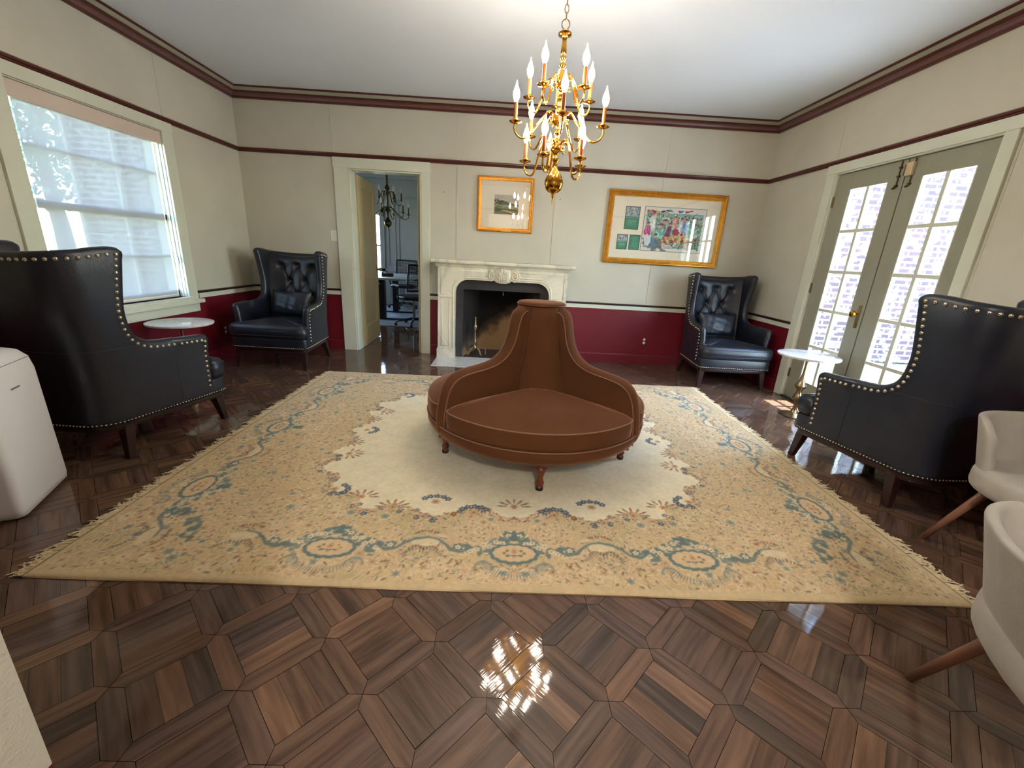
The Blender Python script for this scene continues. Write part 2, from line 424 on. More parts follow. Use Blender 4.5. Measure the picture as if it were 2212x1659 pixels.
def make_floor():
    rnd = random.Random(3); g = .2505; h = .118; e = .0032
    ox, oy = .003, .8865; c45 = cos(PI / 4)
    def W(u, v): return ox + (u - v) * c45 * g, oy + (u + v) * c45 * g
    V, F, UV, T = [], [], [], []
    base = [(104, 80, 66), (100, 76, 62), (110, 84, 68), (96, 74, 60), (122, 92, 72), (102, 80, 70), (88, 72, 62), (106, 80, 64), (100, 78, 66)]
    def plank(poly, ang):
        if sum(poly[i - 1][0] * poly[i][1] - poly[i][0] * poly[i - 1][1] for i in range(len(poly))) < 0: poly = poly[::-1]
        k = sum(p[0] for p in poly) / len(poly), sum(p[1] for p in poly) / len(poly)
        tx, ty = rnd.gauss(0, .0022), rnd.gauss(0, .0022); o = len(V)
        ru, rv = rnd.random() * 50, rnd.random() * 50; col = lin(rnd.choice(base)); s = rnd.uniform(.90, 1.08)
        kx, ky = W(*k)
        for p in poly:
            x, y = W(*p); V.append((x, y, (x - kx) * tx + (y - ky) * ty))
            a = p[0] * g, p[1] * g
            UV.append((a[0] + ru, a[1] + rv) if ang == 0 else (a[1] + ru, a[0] + rv)); T.append((col[0] * s, col[1] * s, col[2] * s, 1))
        F.append(tuple(range(o, o + len(poly))))
    for m in range(-40, 50):
        for n in range(-40, 60):
            x, y = W(m + .5, n + .5)
            main = XL - .08 < x < XR + .08 and -2.9 < y < 5.2; conf = -4 < x < -.7 and 5.1 < y < 9.7
            if not (main or conf): continue
            i = e
            plank([(m + i * 1.4, n), (m + h, n + h - i), (m + 1 - h, n + h - i), (m + 1 - i * 1.4, n), (m + 1 - h, n - h + i), (m + h, n - h + i)], 0)
            plank([(m, n + i * 1.4), (m + h - i, n + h), (m + h - i, n + 1 - h), (m, n + 1 - i * 1.4), (m - h + i, n + 1 - h), (m - h + i, n + h)], 1)
            ns = 3; s = (1 - 2 * h - 2 * i) / ns
            for q in range(ns):
                a0 = m + h + i + q * s + (i * .35 if q else 0); a1 = m + h + i + (q + 1) * s - (i * .35 if q < ns - 1 else 0); b0, b1 = n + h + i, n + 1 - h - i
                if (m + n) % 2: plank([(a0, b0), (a1, b0), (a1, b1), (a0, b1)], 1)
                else: plank([(m + (b0 - n), n + (a0 - m)), (m + (b1 - n), n + (a0 - m)), (m + (b1 - n), n + (a1 - m)), (m + (b0 - n), n + (a1 - m))], 0)
    nb = len(V)
    for x0, x1, y0, y1 in ((XL - .16, XR + .16, -2.95, 5.25), (-4.05, -.6, 5.25, 9.75)):
        o = len(V); V.extend([(x0, y0, -.003), (x1, y0, -.003), (x1, y1, -.003), (x0, y1, -.003)]); F.append((o, o + 1, o + 2, o + 3))
        for _ in range(4): UV.append((0, 0)); T.append((.004, .002, .0015, 1))
    me = bpy.data.meshes.new('floor'); me.from_pydata(V, [], F)
    u = me.uv_layers.new(name='grain'); c = me.color_attributes.new('tone', 'FLOAT_COLOR', 'CORNER')
    li = np.zeros(len(me.loops), np.int32); me.loops.foreach_get('vertex_index', li)
    u = me.uv_layers['grain']; c = me.color_attributes['tone']
    u.data.foreach_set('uv', np.array(UV, np.float32)[li].ravel()); c.data.foreach_set('color', np.array(T, np.float32)[li].ravel())
    me.materials.append(floor_mat())
    me.update()
    o = bpy.data.objects.new('floor', me); C.objects.link(o); o['kind'] = 'structure'
    tag(o, 'glossy dark parquet floor of squares framed by pointed strips', 'floor')
make_floor()

# ------------------------------------------------------------------ room shell
def wall_boxes(mb, axis, a0, a1, t0, t1, openings, zt=ZC + .06, zsplit=.70, m_low=1, m_up=0):
    """wall running along `axis` (0:x 1:y) from a0..a1, thickness t0..t1 on the other axis, with rectangular openings (a,b,z0,z1)"""
    A = sorted({a0, a1} | {q for o in openings for q in o[:2]}); Z = sorted({-.05, zt, zsplit} | {q for o in openings for q in o[2:]})
    for i in range(len(A) - 1):
        for k in range(len(Z) - 1):
            am, zm = (A[i] + A[i + 1]) / 2, (Z[k] + Z[k + 1]) / 2
            if any(o[0] < am < o[1] and o[2] < zm < o[3] for o in openings): continue
            mi = m_low if zm < zsplit else m_up
            if axis == 0: mb.box(A[i], A[i + 1], t0, t1, Z[k], Z[k + 1], mi)
            else: mb.box(t0, t1, A[i], A[i + 1], Z[k], Z[k + 1], mi)
WM = [M_wall, M_red]
mb = MB(); wall_boxes(mb, 0, XL - .16, XR + .16, YB, YB + .15, [(-1.78, -.999, -.05, 2.03), (-.49, .41, -.05, .82)]); struct('wall_back', mb, WM)
mb = MB(); wall_boxes(mb, 1, .18, YB, XL - .16, XL, [(2.85, 4.01, .69, 2.06)]); struct('wall_left', mb, WM)
mb = MB(); wall_boxes(mb, 1, .18, YB, XR, XR + .16, [(2.74, 4.05, -.05, 2.06)]); struct('wall_right', mb, WM)
mb = MB(); wall_boxes(mb, 0, XL, XR, .18, YF, [(-.44, 1.95, -.05, 2.06)]); struct('wall_front', mb, WM)
mb = MB(); mb.box(XL - .16, XR + .16, -2.95, YB + .15, ZC, ZC + .12); struct('ceiling', mb, M_ceil)
# vertical seams of the padded fabric panels: thin proud welts
mb = MB()
for x, z0, z1 in ((-1.947, 2.18, 2.65), (-1.947, .74, 2.14), (-.60, 2.18, 2.65), (-.592, 1.14, 2.14), (.51, 1.14, 2.14), (1.715, 2.18, 2.65), (1.705, .74, 2.14), (.51, 2.18, 2.65)):
    mb.box(x - .0045, x + .0045, YB - .005, YB + .01, z0, z1)
struct('trim_1', mb, M_wall)
mb = MB()
for y, z0, z1 in ((4.07, 2.18, 2.65), (2.2, 2.18, 2.65)): mb.box(XL - .01, XL + .003, y - .003, y + .003, z0, z1)
for y, z0, z1 in ((4.11, 2.18, 2.65), (2.64, .74, 2.14)): mb.box(XR - .003, XR + .01, y - .003, y + .003, z0, z1)
struct('trim_2', mb, M_wall)

# crown moulding, picture rail, chair rail: profiles run round the room
def run_profile(poly, mi=0, gaps=None, sides='BLRF'):
    """poly in (d, z): d = distance from the wall. mitred at the corners"""
    mb = MB(); n = len(poly); gaps = gaps or {}
    def seg(side, a, b):
        def P(d, z, t, end):
            # t is the coordinate along the wall; mitre against the neighbouring wall at its true ends
            if side == 'B': x = t + (d if abs(t - XL) < 1e-4 else -d if abs(t - XR) < 1e-4 else 0); return (x, YB - d, z)
            if side == 'F': x = t + (d if abs(t - XL) < 1e-4 else -d if abs(t - XR) < 1e-4 else 0); return (x, YF + d, z)
            y = t + (d if abs(t - YF) < 1e-4 else -d if abs(t - YB) < 1e-4 else 0)
            return (XL + d, y, z) if side == 'L' else (XR - d, y, z)
        A = [P(d, z, a, 0) for d, z in poly]; B = [P(d, z, b, 1) for d, z in poly]
        mb.add(A + B, [tuple(range(n)), tuple(range(2 * n - 1, n - 1, -1))] + [(i, (i + 1) % n, (i + 1) % n + n, i + n) for i in range(n)])
    for s in sides:
        lo, hi = (XL, XR) if s in 'BF' else (YF, YB)
        cuts = sorted(gaps.get(s, [])); t = lo
        for g0, g1 in cuts:
            if g0 > t: seg(s, t, g0)
            t = g1
        if t < hi: seg(s, t, hi)
    return mb
struct('trim_3', run_profile([(.0, ZC), (.095, ZC), (.095, ZC - .008), (.086, ZC - .014), (.0, ZC - .014)]), M_rail)
struct('trim_4', run_profile([(.0, ZC - .012), (.082, ZC - .012), (.066, ZC - .044), (.0, ZC - .044)]), M_sage_dk)
struct('trim_5', run_profile([(.0, ZC - .042), (.070, ZC - .042), (.072, ZC - .052), (.060, ZC - .060), (.0, ZC - .060)]), M_rail)
struct('trim_6', run_profile([(.0, ZC - .058), (.056, ZC - .058), (.034, ZC - .068), (.024, ZC - .084), (.0, ZC - .084)]), M_rail_mv)
struct('trim_7', run_profile([(.0, ZC - .083), (.026, ZC - .083), (.026, ZC - .094), (.014, ZC - .1), (.0, ZC - .1)]), M_rail)
struct('trim_8', run_profile([(.0, 2.138), (.010, 2.138), (.020, 2.146), (.018, 2.155), (.028, 2.160), (.030, 2.170), (.020, 2.179), (.0, 2.179)]), M_rail)
gp = {'B': [(-1.943, -.895), (-.80, .72)], 'R': [(2.64, 4.153)], 'L': [(2.74, 4.15)], 'F': [(-.56, 2.07)]}
struct('trim_9', run_profile([(.0, .664), (.014, .664), (.014, .712), (.0, .712)], gaps=gp), M_sage)
struct('trim_10', run_profile([(.0, .711), (.02, .711), (.024, .720), (.018, .731), (.0, .733)], gaps=gp), M_dkline)
for s, nm in (('B', 'baseboard_back'), ('L', 'baseboard_left'), ('R', 'baseboard_right'), ('F', 'baseboard_front')):
    g2 = dict(gp); g2['L'] = []
    struct(nm, run_profile([(.0, .0), (.016, .0), (.016, .105), (.012, .118), (.006, .124), (.0, .124)], gaps=g2, sides=s), M_red)

# ------------------------------------------------------------------ hall behind the camera, room beyond the doorway
mb = MB(); mb.box(XL - .16, XL, -2.95, .18, -.05, ZC); struct('wall_hall_left', mb, M_plaster)
mb = MB(); mb.box(XR, XR + .16, -2.95, .18, -.05, ZC); struct('wall_hall_right', mb, M_plaster)
mb = MB(); mb.box(XL, XR, -2.95, -2.80, -.05, ZC); struct('wall_hall_rear', mb, M_plaster)
M_conf = mat('pale_grey_panelling', (172, 170, 168), .6)
CY = 9.60; CXL, CXR = -3.9, -.72
mb = MB(); wall_boxes(mb, 0, CXL - .15, CXR + .15, CY, CY + .15, [(-3.52, -2.74, .62, 1.93)], m_low=0); struct('wall_far', mb, [M_conf])
mb = MB(); wall_boxes(mb, 1, YB + .15, CY, CXL - .15, CXL, [(7.9, 8.9, .7, 2.0)], m_low=0); struct('wall_far_left', mb, [M_conf])  # unseen side opening added to let sky light into this room
mb = MB(); wall_boxes(mb, 1, YB + .15, CY, CXR, CXR + .15, [], m_low=0); struct('wall_far_right', mb, [M_conf])
mb = MB(); mb.box(CXL - .15, XL - .16, YB, YB + .15, -.05, ZC); struct('wall_far_front', mb, M_brick)
mb = MB(); mb.box(CXL - .15, CXR + .15, YB + .15, CY + .15, ZC, ZC + .1); struct('ceiling_far', mb, M_ceil)
mb = MB()   # raised picture-frame mouldings and cornice on the far wall
for x0, x1 in ((-2.58, -2.42), (-2.36, -1.86), (-1.80, -1.3)):
    for z0, z1 in ((.85, 2.25), (.2, .72)):
        mb.box(x0, x1, CY - .014, CY, z1 - .016, z1); mb.box(x0, x1, CY - .014, CY, z0, z0 + .016)
        mb.box(x0, x0 + .016, CY - .014, CY, z0 + .016, z1 - .016); mb.box(x1 - .016, x1, CY - .014, CY, z0 + .016, z1 - .016)
mb.box(CXL, CXR, CY - .08, CY, 2.60, ZC); mb.box(CXL, CXR, CY - .03, CY, .74, .79)
mb.box(-2.74, -2.66, CY - .03, CY, .6, 2.02); mb.box(-3.6, -2.66, CY - .03, CY, 1.93, 2.03)
struct('trim_11', mb, M_conf)
w = sthing('window_3', 'bright narrow window on the far wall of the room beyond the doorway', 'window', (-3.13, CY + .07, .62))
mb = MB(); fx0, fx1 = -.39, .39
for a, b, c, d in ((fx0, fx0 + .04, 0, 1.31), (fx1 - .04, fx1, 0, 1.31), (fx0, fx1, 0, .05), (fx0, fx1, 1.27, 1.31), (fx0, fx1, .63, .67), (-.012, .012, 0, 1.31)): mb.box(a, b, -.02, .02, c, d)
build('window_frame', mb, M_white, w)
mb = MB(); mb.box(fx0 + .03, fx1 - .03, -.003, .003, .03, 1.29); build('pane', mb, M_glass, w)

# doorway casing + jambs + open door leaf
mb = MB()
def casing_bit(x0, x1, z0, z1, d=.022): mb.box(x0, x1, YB - d, YB, z0, z1)
casing_bit(-1.943, -1.79, 0, 2.045); casing_bit(-.985, -.895, 0, 2.045); casing_bit(-1.95, -.888, 2.035, 2.14, .024)
casing_bit(-1.79, -1.772, 0, 2.04, .014); casing_bit(-1.003, -.985, 0, 2.04, .014)
mb.box(-1.782, -1.766, YB - .01, YB + .15, 0, 2.035); mb.box(-1.01, -.996, YB - .01, YB + .15, 0, 2.035); mb.box(-1.79, -.99, YB - .01, YB + .15, 2.018, 2.034)
struct('trim_12', mb, M_sage, bevel=.003)
mb = MB(); mb.box(-1.045, -1.010, YB + .05, YB + .15, 0, 2.02); struct('trim_13', mb, M_cream_door, bevel=.002)
mb = MB(); mb.box(-1.0135, -1.0095, YB + .0, YB + .05, 0, 2.02); struct('trim_14', mb, M_black)
d = sthing('door_1', 'cream two-panel door standing open into the far room', 'door', (-1.768, YB + .158, .008)); d.rotation_euler.z = math.radians(92)
LW = .76
mb = MB(); T = .038
for x0, x1, z0, z1 in ((0, .11, 0, 1.995), (LW - .11, LW, 0, 1.995), (.11, LW - .11, 1.87, 1.995), (.11, LW - .11, .82, 1.0), (.11, LW - .11, 0, .24)): mb.box(x0, x1, -T / 2, T / 2, z0, z1)
build('frame', mb, M_cream_door, d, bevel=.003)
for z0, z1 in ((1.0, 1.87), (.24, .82)):
    mb = MB(); mb.box(.11, LW - .11, -.006, .006, z0, z1)
    for s in (-1, 1):
        for a in (.012,):
            for bx in ((.11, .125, z0, z1), (LW - .125, LW - .11, z0, z1), (.11, LW - .11, z0, z0 + .015), (.11, LW - .11, z1 - .015, z1)):
                mb.box(bx[0], bx[1], min(0, s * .013), max(0, s * .013), bx[2], bx[3])
    build('panel', mb, M_cream_door, d, bevel=.002)
mb = MB()
for s in (-1, 1):
    Tm = Matrix.Translation((LW - .055, s * T / 2, .93)) @ Matrix.Rotation(-s * PI / 2, 4, 'X')
    mb.lathe([(.027, 0), (.027, .004), (.010, .008), (.009, .03), (.022, .036), (.028, .048), (.022, .060), (.002, .064)], 16, T=Tm)
    mb.box(LW - .072, LW - .038, min(s * T / 2, s * (T / 2 + .003)), max(s * T / 2, s * (T / 2 + .003)), .82, .99)
build('door_knob', mb, M_brass_red, d, smooth=False, auto=40)

# light switch, outlets
def plate(name, loc, rz, label, col, kind, round_=False):
    t = thing(name, label, kind, loc, rz)
    mb = MB(); mb.box(-.036, .036, -.007, 0, -.058, .058); build('plate', mb, col, t, bevel=.002)
    if kind == 'light switch':
        mb = MB(); mb.box(-.016, .016, -.011, -.006, -.033, .033); build('rocker', mb, M_white, t, bevel=.002)
    else:
        for s in (-1, 1):
            mb = MB(); mb.lathe([(.0165, -.006), (.0165, .0095), (.015, .0105), (.001, .0105)], 16, T=Matrix.Translation((0, 0, s * .021)) @ Matrix.Rotation(PI / 2, 4, 'X')); build('socket', mb, M_white, t, auto=40)
    return t
plate('light_switch', (-1.99, YB, 1.326), 0, 'white rocker light switch left of the doorway', M_white, 'light switch')
plate('wall_outlet', (1.747, YB - .001, .292), 0, 'maroon outlet plate with two white sockets, low on the back wall', M_red, 'outlet')
plate('wall_outlet', (XL + .001, 4.46, .30), PI / 2, 'white-socketed outlet low on the left wall beside the armchair', M_red, 'outlet')
for (x, z), lb in (((-.74, 1.855), 'small nail dimple on the wall left of the small framed picture'), ((.566, 1.85), 'small nail dimple on the wall between the two framed pictures')):
    mb = MB(); mb.dome((0, 0, 0), (0, -1, 0), .006); tag(build('wall_nail', mb, M_rail_mv, loc=(x, YB, z)), lb, 'nail')

# ------------------------------------------------------------------ left window with roller blind
w = sthing('window_1', 'white sash window behind the roller blind on the left wall', 'window', (XL - .08, 3.43, .69))
h_ = 1.37; hw = .58
mb = MB()
for a, b, c, dd in ((-hw, -hw + .022, 0, h_), (hw - .022, hw, 0, h_), (-hw, hw, 0, .06), (-hw, hw, h_ - .05, h_), (-hw, hw, .66, .71)): mb.box(-.02, .02, a, b, c, dd)
for y in (-.18, .18): mb.box(-.01, .01, y - .01, y + .01, .05, h_ - .04)
for z in (.36, 1.03): mb.box(-.01, .01, -hw + .04, hw - .04, z - .01, z + .01)
build('window_frame', mb, M_white, w, bevel=.002)
mb = MB(); mb.box(-.003, .003, -hw + .03, hw - .03, .04, h_ - .03); build('pane', mb, M_glass, w)
mb = MB(); mb.box(.045, .055, hw - .012, hw, 0, h_); mb.box(.045, .055, -hw, -hw + .012, 0, h_)
build('blind_track', mb, M_white, w)
mb = MB()
def cs(y0, y1, z0, z1, d=.02): mb.box(XL, XL + d, y0, y1, z0, z1)
cs(2.735, 2.85, .63, 2.065); cs(4.01, 4.125, .63, 2.065); cs(2.73, 4.13, 2.06, 2.139, .022)
cs(2.72, 4.16, .625, .66, .055); cs(2.75, 4.13, .545, .626, .018)
mb.box(XL - .1, XL + .05, 2.85, 4.01, .655, .69)
mb.box(XL - .15, XL, 2.848, 2.854, .69, 2.06); mb.box(XL - .15, XL, 4.005, 4.012, .69, 2.06); mb.box(XL - .15, XL, 2.85, 4.01, 2.054, 2.062)
struct('trim_15', mb, M_sage, bevel=.003)
t = thing('roller_blind', 'pale solar roller blind pulled down over the left window', 'blind', (XL - .02, 3.43, 0))
mb = MB(); mb.box(-.03, .024, -.575, .575, 1.955, 2.05); build('cassette', mb, mat('beige_cassette', (214, 196, 184), .5), t, bevel=.006)
mb = MB(); mb.grid([[(-.004 + .001 * sin(y * 9), y, z) for y in np.linspace(-.53, .50, 24)] for z in np.linspace(.715, 1.965, 20)]); build('blind_fabric', mb, M_blind, t, smooth=True, fix=False)
mb = MB(); mb.tube([(-.004, -.53, .712), (-.004, .50, .712)], .011, 8); build('bottom_rail', mb, M_matboard, t, smooth=True)
mb = MB(); mb.tube([(.008, .55, 1.96), (.008, .55, 1.0)], .0016, 6); mb.tube([(.014, .55, 1.96), (.014, .55, 1.0)], .0016, 6); mb.box(.004, .018, .544, .556, .985, 1.04); build('pull_chain', mb, M_steel, t)

# ------------------------------------------------------------------ french doors on the right wall
mb = MB()
def cr(y0, y1, z0, z1, d=.022): mb.box(XR - d, XR, y0, y1, z0, z1)
cr(4.055, 4.153, 0, 2.075); cr(2.655, 2.735, 0, 2.075); cr(2.64, 4.16, 2.065, 2.14, .026)
mb.box(XR - .005, XR + .16, 4.045, 4.062, 0, 2.07); mb.box(XR - .005, XR + .16, 2.728, 2.745, 0, 2.07); mb.box(XR - .005, XR + .16, 2.73, 4.06, 2.055, 2.07)
struct('trim_16', mb, M_sage, bevel=.003)
mb = MB(); mb.box(XR - .01, XR + .16, 2.74, 4.05, -.01, .012); struct('trim_17', mb, M_steel)
def french_leaf(name, y0, y1, g0, g1, hinge, label):
    """leaf from y0..y1 with glass g0..g1"""
    d = sthing(name, label, 'door', (XR + .035, y0, 0)); W_ = y1 - y0
    a, b = g0 - y0, g1 - y0; zb, zt = .215, 1.915; T = .02; rows = 5
    mb = MB()
    mb.box(-T, T, .003, a, .015, 2.05); mb.box(-T, T, b, W_ - .003, .015, 2.05)
    mb.box(-T, T, a, b, .015, zb); mb.box(-T, T, a, b, zt, 2.05)
    build('frame', mb, M_sage_dk, d, bevel=.002)
    mb = MB(); my = (a + b) / 2; mb.box(-.016, .016, my - .015, my + .015, zb, zt)
    for k in range(1, rows):
        z = zb + (zt - zb) * k / rows; mb.box(-.015, .015, a, b, z - .014, z + .014)
    for yy in ((a, a + .010), (b - .010, b)): mb.box(-.017, .017, yy[0], yy[1], zb, zt)
    build('muntins', mb, M_sage, d, bevel=.003)
    mb = MB(); mb.box(-.002, .002, a - .004, b + .004, zb, zt); build('pane', mb, M_glass, d)
    for z in (.25, 1.08, 1.83):
        mb = MB(); yy = W_ - .002 if hinge > 0 else .002
        mb.tube([(-T - .006, yy, z - .045), (-T - .006, yy, z + .045)], .006, 8); mb.box(-T - .003, -T, yy - .014, yy + .014, z - .045, z + .045); build('hinge', mb, M_brass_red, d)
    return d, W_
d1, w1 = french_leaf('door_2', 3.372, 4.047, 3.507, 3.884, 1, 'far leaf of the glazed french doors, with the brass knob')
mb = MB(); mb.box(-.024, -.02, .030, .062, .80, .985); build('escutcheon', mb, M_brass_red, d1, bevel=.001)
Tm = Matrix.Translation((-.02, .046, .915)) @ Matrix.Rotation(-PI / 2, 4, 'Y')
mb = MB(); mb.lathe([(.012, 0), (.009, .006), (.009, .03), (.02, .036), (.027, .047), (.024, .060), (.002, .066)], 18, T=Tm); build('door_knob', mb, M_brass, d1, auto=40)
d2, w2 = french_leaf('door_3', 2.743, 3.368, 2.859, 3.23, -1, 'near leaf of the glazed french doors, beside the right wing chair')
mb = MB(); mb.box(.021, .032, w2 - .02, w2 + .03, .015, 2.05); build('astragal', mb, M_sage_dk, d2)
mb = MB(); mb.box(XR + .058, XR + .075, 2.74, 4.05, 2.02, 2.06); mb.box(XR + .058, XR + .075, 4.02, 4.05, 0, 2.05); mb.box(XR + .058, XR + .075, 2.74, 2.77, 0, 2.05); struct('trim_18', mb, M_sage_dk)
# surface bolts at the head of each leaf
for dd, yy in ((d1, .045), (d2, w2 - .06)):
    mb = MB(); mb.tube([(-.027, yy, 1.86), (-.027, yy, 2.045)], .0045, 8)
    for z in (1.875, 1.94, 2.0): mb.box(-.034, -.02, yy - .011, yy + .011, z - .006, z + .006)
    mb.tube([(-.03, yy, 1.862), (-.045, yy + .012, 1.856)], .006, 8)
    build('surface_bolt', mb, M_brass_old, dd)
t = thing('door_sensor', 'small beige alarm sensor box at the top where the french doors meet', 'sensor', (XR + .012, 3.325, 1.975))
mb = MB(); mb.box(-.028, 0, -.03, .022, -.045, .045); build('housing', mb, mat('beige_plastic', (206, 184, 148), .5), t, bevel=.004)
mb = MB(); mb.box(-.02, 0, .026, .044, -.04, .035); build('magnet', mb, M_rail_mv, t, bevel=.002)

# ------------------------------------------------------------------ fireplace
FX = -.034
fp = thing('fireplace', 'carved cream marble fireplace with a soot-stained black firebox', 'fireplace', (FX, YB, 0))
Wd, FR = .735, .225     # half width, projection of the front face
oi, ot, orad = .538, .93, .15   # opening half width / top / corner radius
def arch_outline():
    p = [(-oi, 0)]
    for k in range(0, 11):
        a = PI - PI / 2 * k / 10; p.append((-oi + orad + orad * cos(a), ot - orad + orad * sin(a)))
    p += [(-.16, ot), (-.125, ot - .004), (-.105, ot + .006), (-.09, ot + .004)]
    for k in range(1, 8):
        a = PI + PI * k / 8; p.append((.09 * cos(a), ot - .0 + .022 * sin(a)))
    q = [(-x, z) for x, z in reversed(p[:p.index((-.09, ot + .004)) + 1])]
    return p + q
AO = arch_outline()
def slab_with_arch(mb, y0, y1, xo, zt, shrink=0.0):
    """front slab: outer rectangle (±xo, 0..zt) minus the arch; built as strips column by column"""
    A = [(x * (1 + shrink / oi), z + (shrink if z > .1 else 0)) for x, z in AO]
    outer = []
    for x, z in A:      # matching outer points
        if z <= .001: outer.append((-xo if x < 0 else xo, 0))
        elif abs(x) > oi - .02 and z < ot - orad * .75: outer.append((-xo if x < 0 else xo, z))
        else:
            outer.append((max(-xo, min(xo, x * xo / (oi - .12))), zt))
    n = len(A)
    for side in (0,):
        vs = [(x, y0, z) for x, z in A] + [(x, y0, z) for x, z in outer] + [(x, y1, z) for x, z in A] + [(x, y1, z) for x, z in outer]
        fs = []
        for i in range(n - 1):
            fs += [(i, i + 1, n + i + 1, n + i), (2 * n + i, 3 * n + i, 3 * n + i + 1, 2 * n + i + 1), (i, 2 * n + i, 2 * n + i + 1, i + 1), (n + i, n + i + 1, 3 * n + i + 1, 3 * n + i)]
        mb.add(vs, fs)
mb = MB()
slab_with_arch(mb, -FR, -.001, Wd, 1.07)
build('surround', mb, M_marble, fp)
mb = MB()   # raised flat fields: outer border, inner bead of the arch, panel frames
def strip(pts, w, d, y=-FR):
    mb.tube([(x, y, z) for x, z in pts], w, 6)
inner = [(x, z) for x, z in AO]
off = [(x * (1 + .022 / oi), z + (.022 if z > .6 else 0)) for x, z in inner if not (abs(x) < .12)]
L_ = [p for p in off if p[0] < 0]; R_ = [p for p in off if p[0] > 0]
for S in (L_, R_): strip(S, .008, 0)
L2 = [(x * 1.045, z + (.045 if z > .6 else 0)) for x, z in inner if x < -.12]; 
for s in (-1, 1):
    q = [(s * abs(x), z) for x, z in L2 if z > .62]
    strip([(s * .70, .76)] + [(s * .70, 1.03), (s * .19, 1.03), (s * .175, 1.01), (s * .20, .975)] , .006, 0)
    strip(q + [(s * .19, ot + .045)], .006, 0)
    strip([(s * .70, .76), (s * (oi + .04), .76)], .006, 0)
    strip([(s * .69, .16), (s * .69, .70), (s * .60, .70), (s * .60, .16), (s * .69, .16)], .006, 0)
build('bead_moulding', mb, M_marble, fp, smooth=True)
for s in (-1, 1):
    mb = MB(); a, b = sorted((s * (Wd + .012), s * (oi - .002))); mb.box(a, b, -FR - .014, 0, 0, .12); mb.box(a + .004, b - .004, -FR - .010, 0, .12, .132)
    build('plinth', mb, M_marble, fp, bevel=.003)
    mb = MB(); a, b = sorted((s * .712, s * (oi + .035))); mb.box(a, b, -FR - .012, -FR + .01, .72, .745); build('collar', mb, M_marble, fp, bevel=.004)
mb = MB()
prof = [(.0, 1.06), (FR + .004, 1.06), (FR + .010, 1.07), (FR + .02, 1.085), (FR + .032, 1.094), (FR + .034, 1.10), (0, 1.10)]
mb.prism([(-d_, z) for d_, z in prof], 0, -Wd - .028, Wd + .028)
mb.prism([(0, 1.10), (-FR - .052, 1.10), (-FR - .060, 1.108), (-FR - .062, 1.121), (-FR - .056, 1.134), (-FR - .046, 1.14), (0, 1.14)], 0, -.806, .806)
build('mantel_shelf', mb, M_marble, fp, bevel=.003)
# carved keystone: shield with a flower basket between two volutes
mb = MB()
mb.grid([[(.084 * u * (1 - .10 * v * v - .42 * max(0, -v) ** 2.2 + .10 * max(0, v) ** 3), -FR - .034 * math.sqrt(max(0, 1 - u * u * .8)) * (1 - .25 * abs(v - .3)), .985 + v * (.075 if v > 0 else .078)) for u in np.linspace(-1, 1, 13)] for v in np.linspace(-1, 1, 13)])
for s in (-1, 1):
    sp = [(s * (.128 + (.040 - .034 * t) * cos(1.9 - 3.3 * PI * t)), -FR - .010, .988 + (.046 - .036 * t) * sin(1.9 - 3.3 * PI * t)) for t in np.linspace(0, 1, 34)]
    mb.tube(sp, [.0085 - .0045 * t for t in np.linspace(0, 1, 34)], 8)
    mb.tube([(s * (.125 + .035 * t), -FR - .006, 1.034 + .018 * sin(t * PI)) for t in np.linspace(0, 1, 8)], .006, 6)
    mb.tube([(s * (.165 + .02 * sin(t * PI)), -FR - .006, .955 + .08 * t) for t in np.linspace(0, 1, 10)], .005, 6)
for z in (.94, .955, .97): mb.tube([(-.045, -FR - .03, z), (0, -FR - .042, z - .004), (.045, -FR - .03, z)], .004, 6)
for k in range(-2, 3): mb.tube([(k * .02, -FR - .032, .925), (k * .022, -FR - .040, .985)], .0045, 6)
rk = random.Random(5)
for k in range(26):
    a = rk.random() * 2 * PI; r_ = .048 * math.sqrt(rk.random()); p = (r_ * cos(a) * 1.1, -FR - .036, 1.025 + r_ * .75 * sin(a))
    for q in range(5):
        b = 2 * PI * q / 5 + k; mb.dome((p[0] + .007 * cos(b), p[1], p[2] + .007 * sin(b)), (cos(b) * .3, -1, sin(b) * .3), .0065, 6)
    mb.dome((p[0], p[1] - .002, p[2]), (0, -1, 0), .005, 6)
build('keystone_carving', mb, M_marble, fp, smooth=True)
# slate slip + firebox
t = fp
mb = MB()
for x0, x1, z0, z1 in ((-.56, -.452, 0, .93), (.444, .56, 0, .93), (-.452, .444, .815, .93)): mb.box(x0, x1, -.135, -.10, z0, z1)
build('slate_surround', mb, M_slate, t, bevel=.001)
mb = MB(); b0, b1 = -.452, .444
mb.add([(b0, -.10, 0), (b1, -.10, 0), (.30, .36, 0), (-.30, .36, 0), (b0, -.10, .83), (b1, -.10, .83), (.30, .36, .83), (-.30, .36, .83)],
       [(3, 2, 1, 0), (0, 4, 7, 3), (3, 7, 6, 2), (2, 6, 5, 1)])
mb.add([(b0, -.10, .83), (b1, -.10, .83), (.30, .36, .83), (-.30, .36, .83)], [(0, 1, 2, 3)])
build('fire_chamber', mb, M_soot, t, fix=False)
mb = MB(); mb.box(-.448, .44, -.13, .35, .001, .012); build('inner_hearth', mb, M_slate, t)
mb = MB(); mb.tube([(.01, -.112, .80), (.01, -.125, .775), (.013, -.118, .765)], .006, 8); build('damper_pull', mb, M_steel, t)
mb = MB(); mb.box(-.755, .755, -.60, -.001, .0005, .008)
tag(build('hearth_slab', mb, M_marble_w, loc=(FX, YB, 0), bevel=.002), 'white marble hearth slab set in the floor before the fireplace', 'hearth')
t = thing('andiron', 'brass andiron with a turned finial standing in the firebox', 'andiron', (-.345, YB - .03, .014))
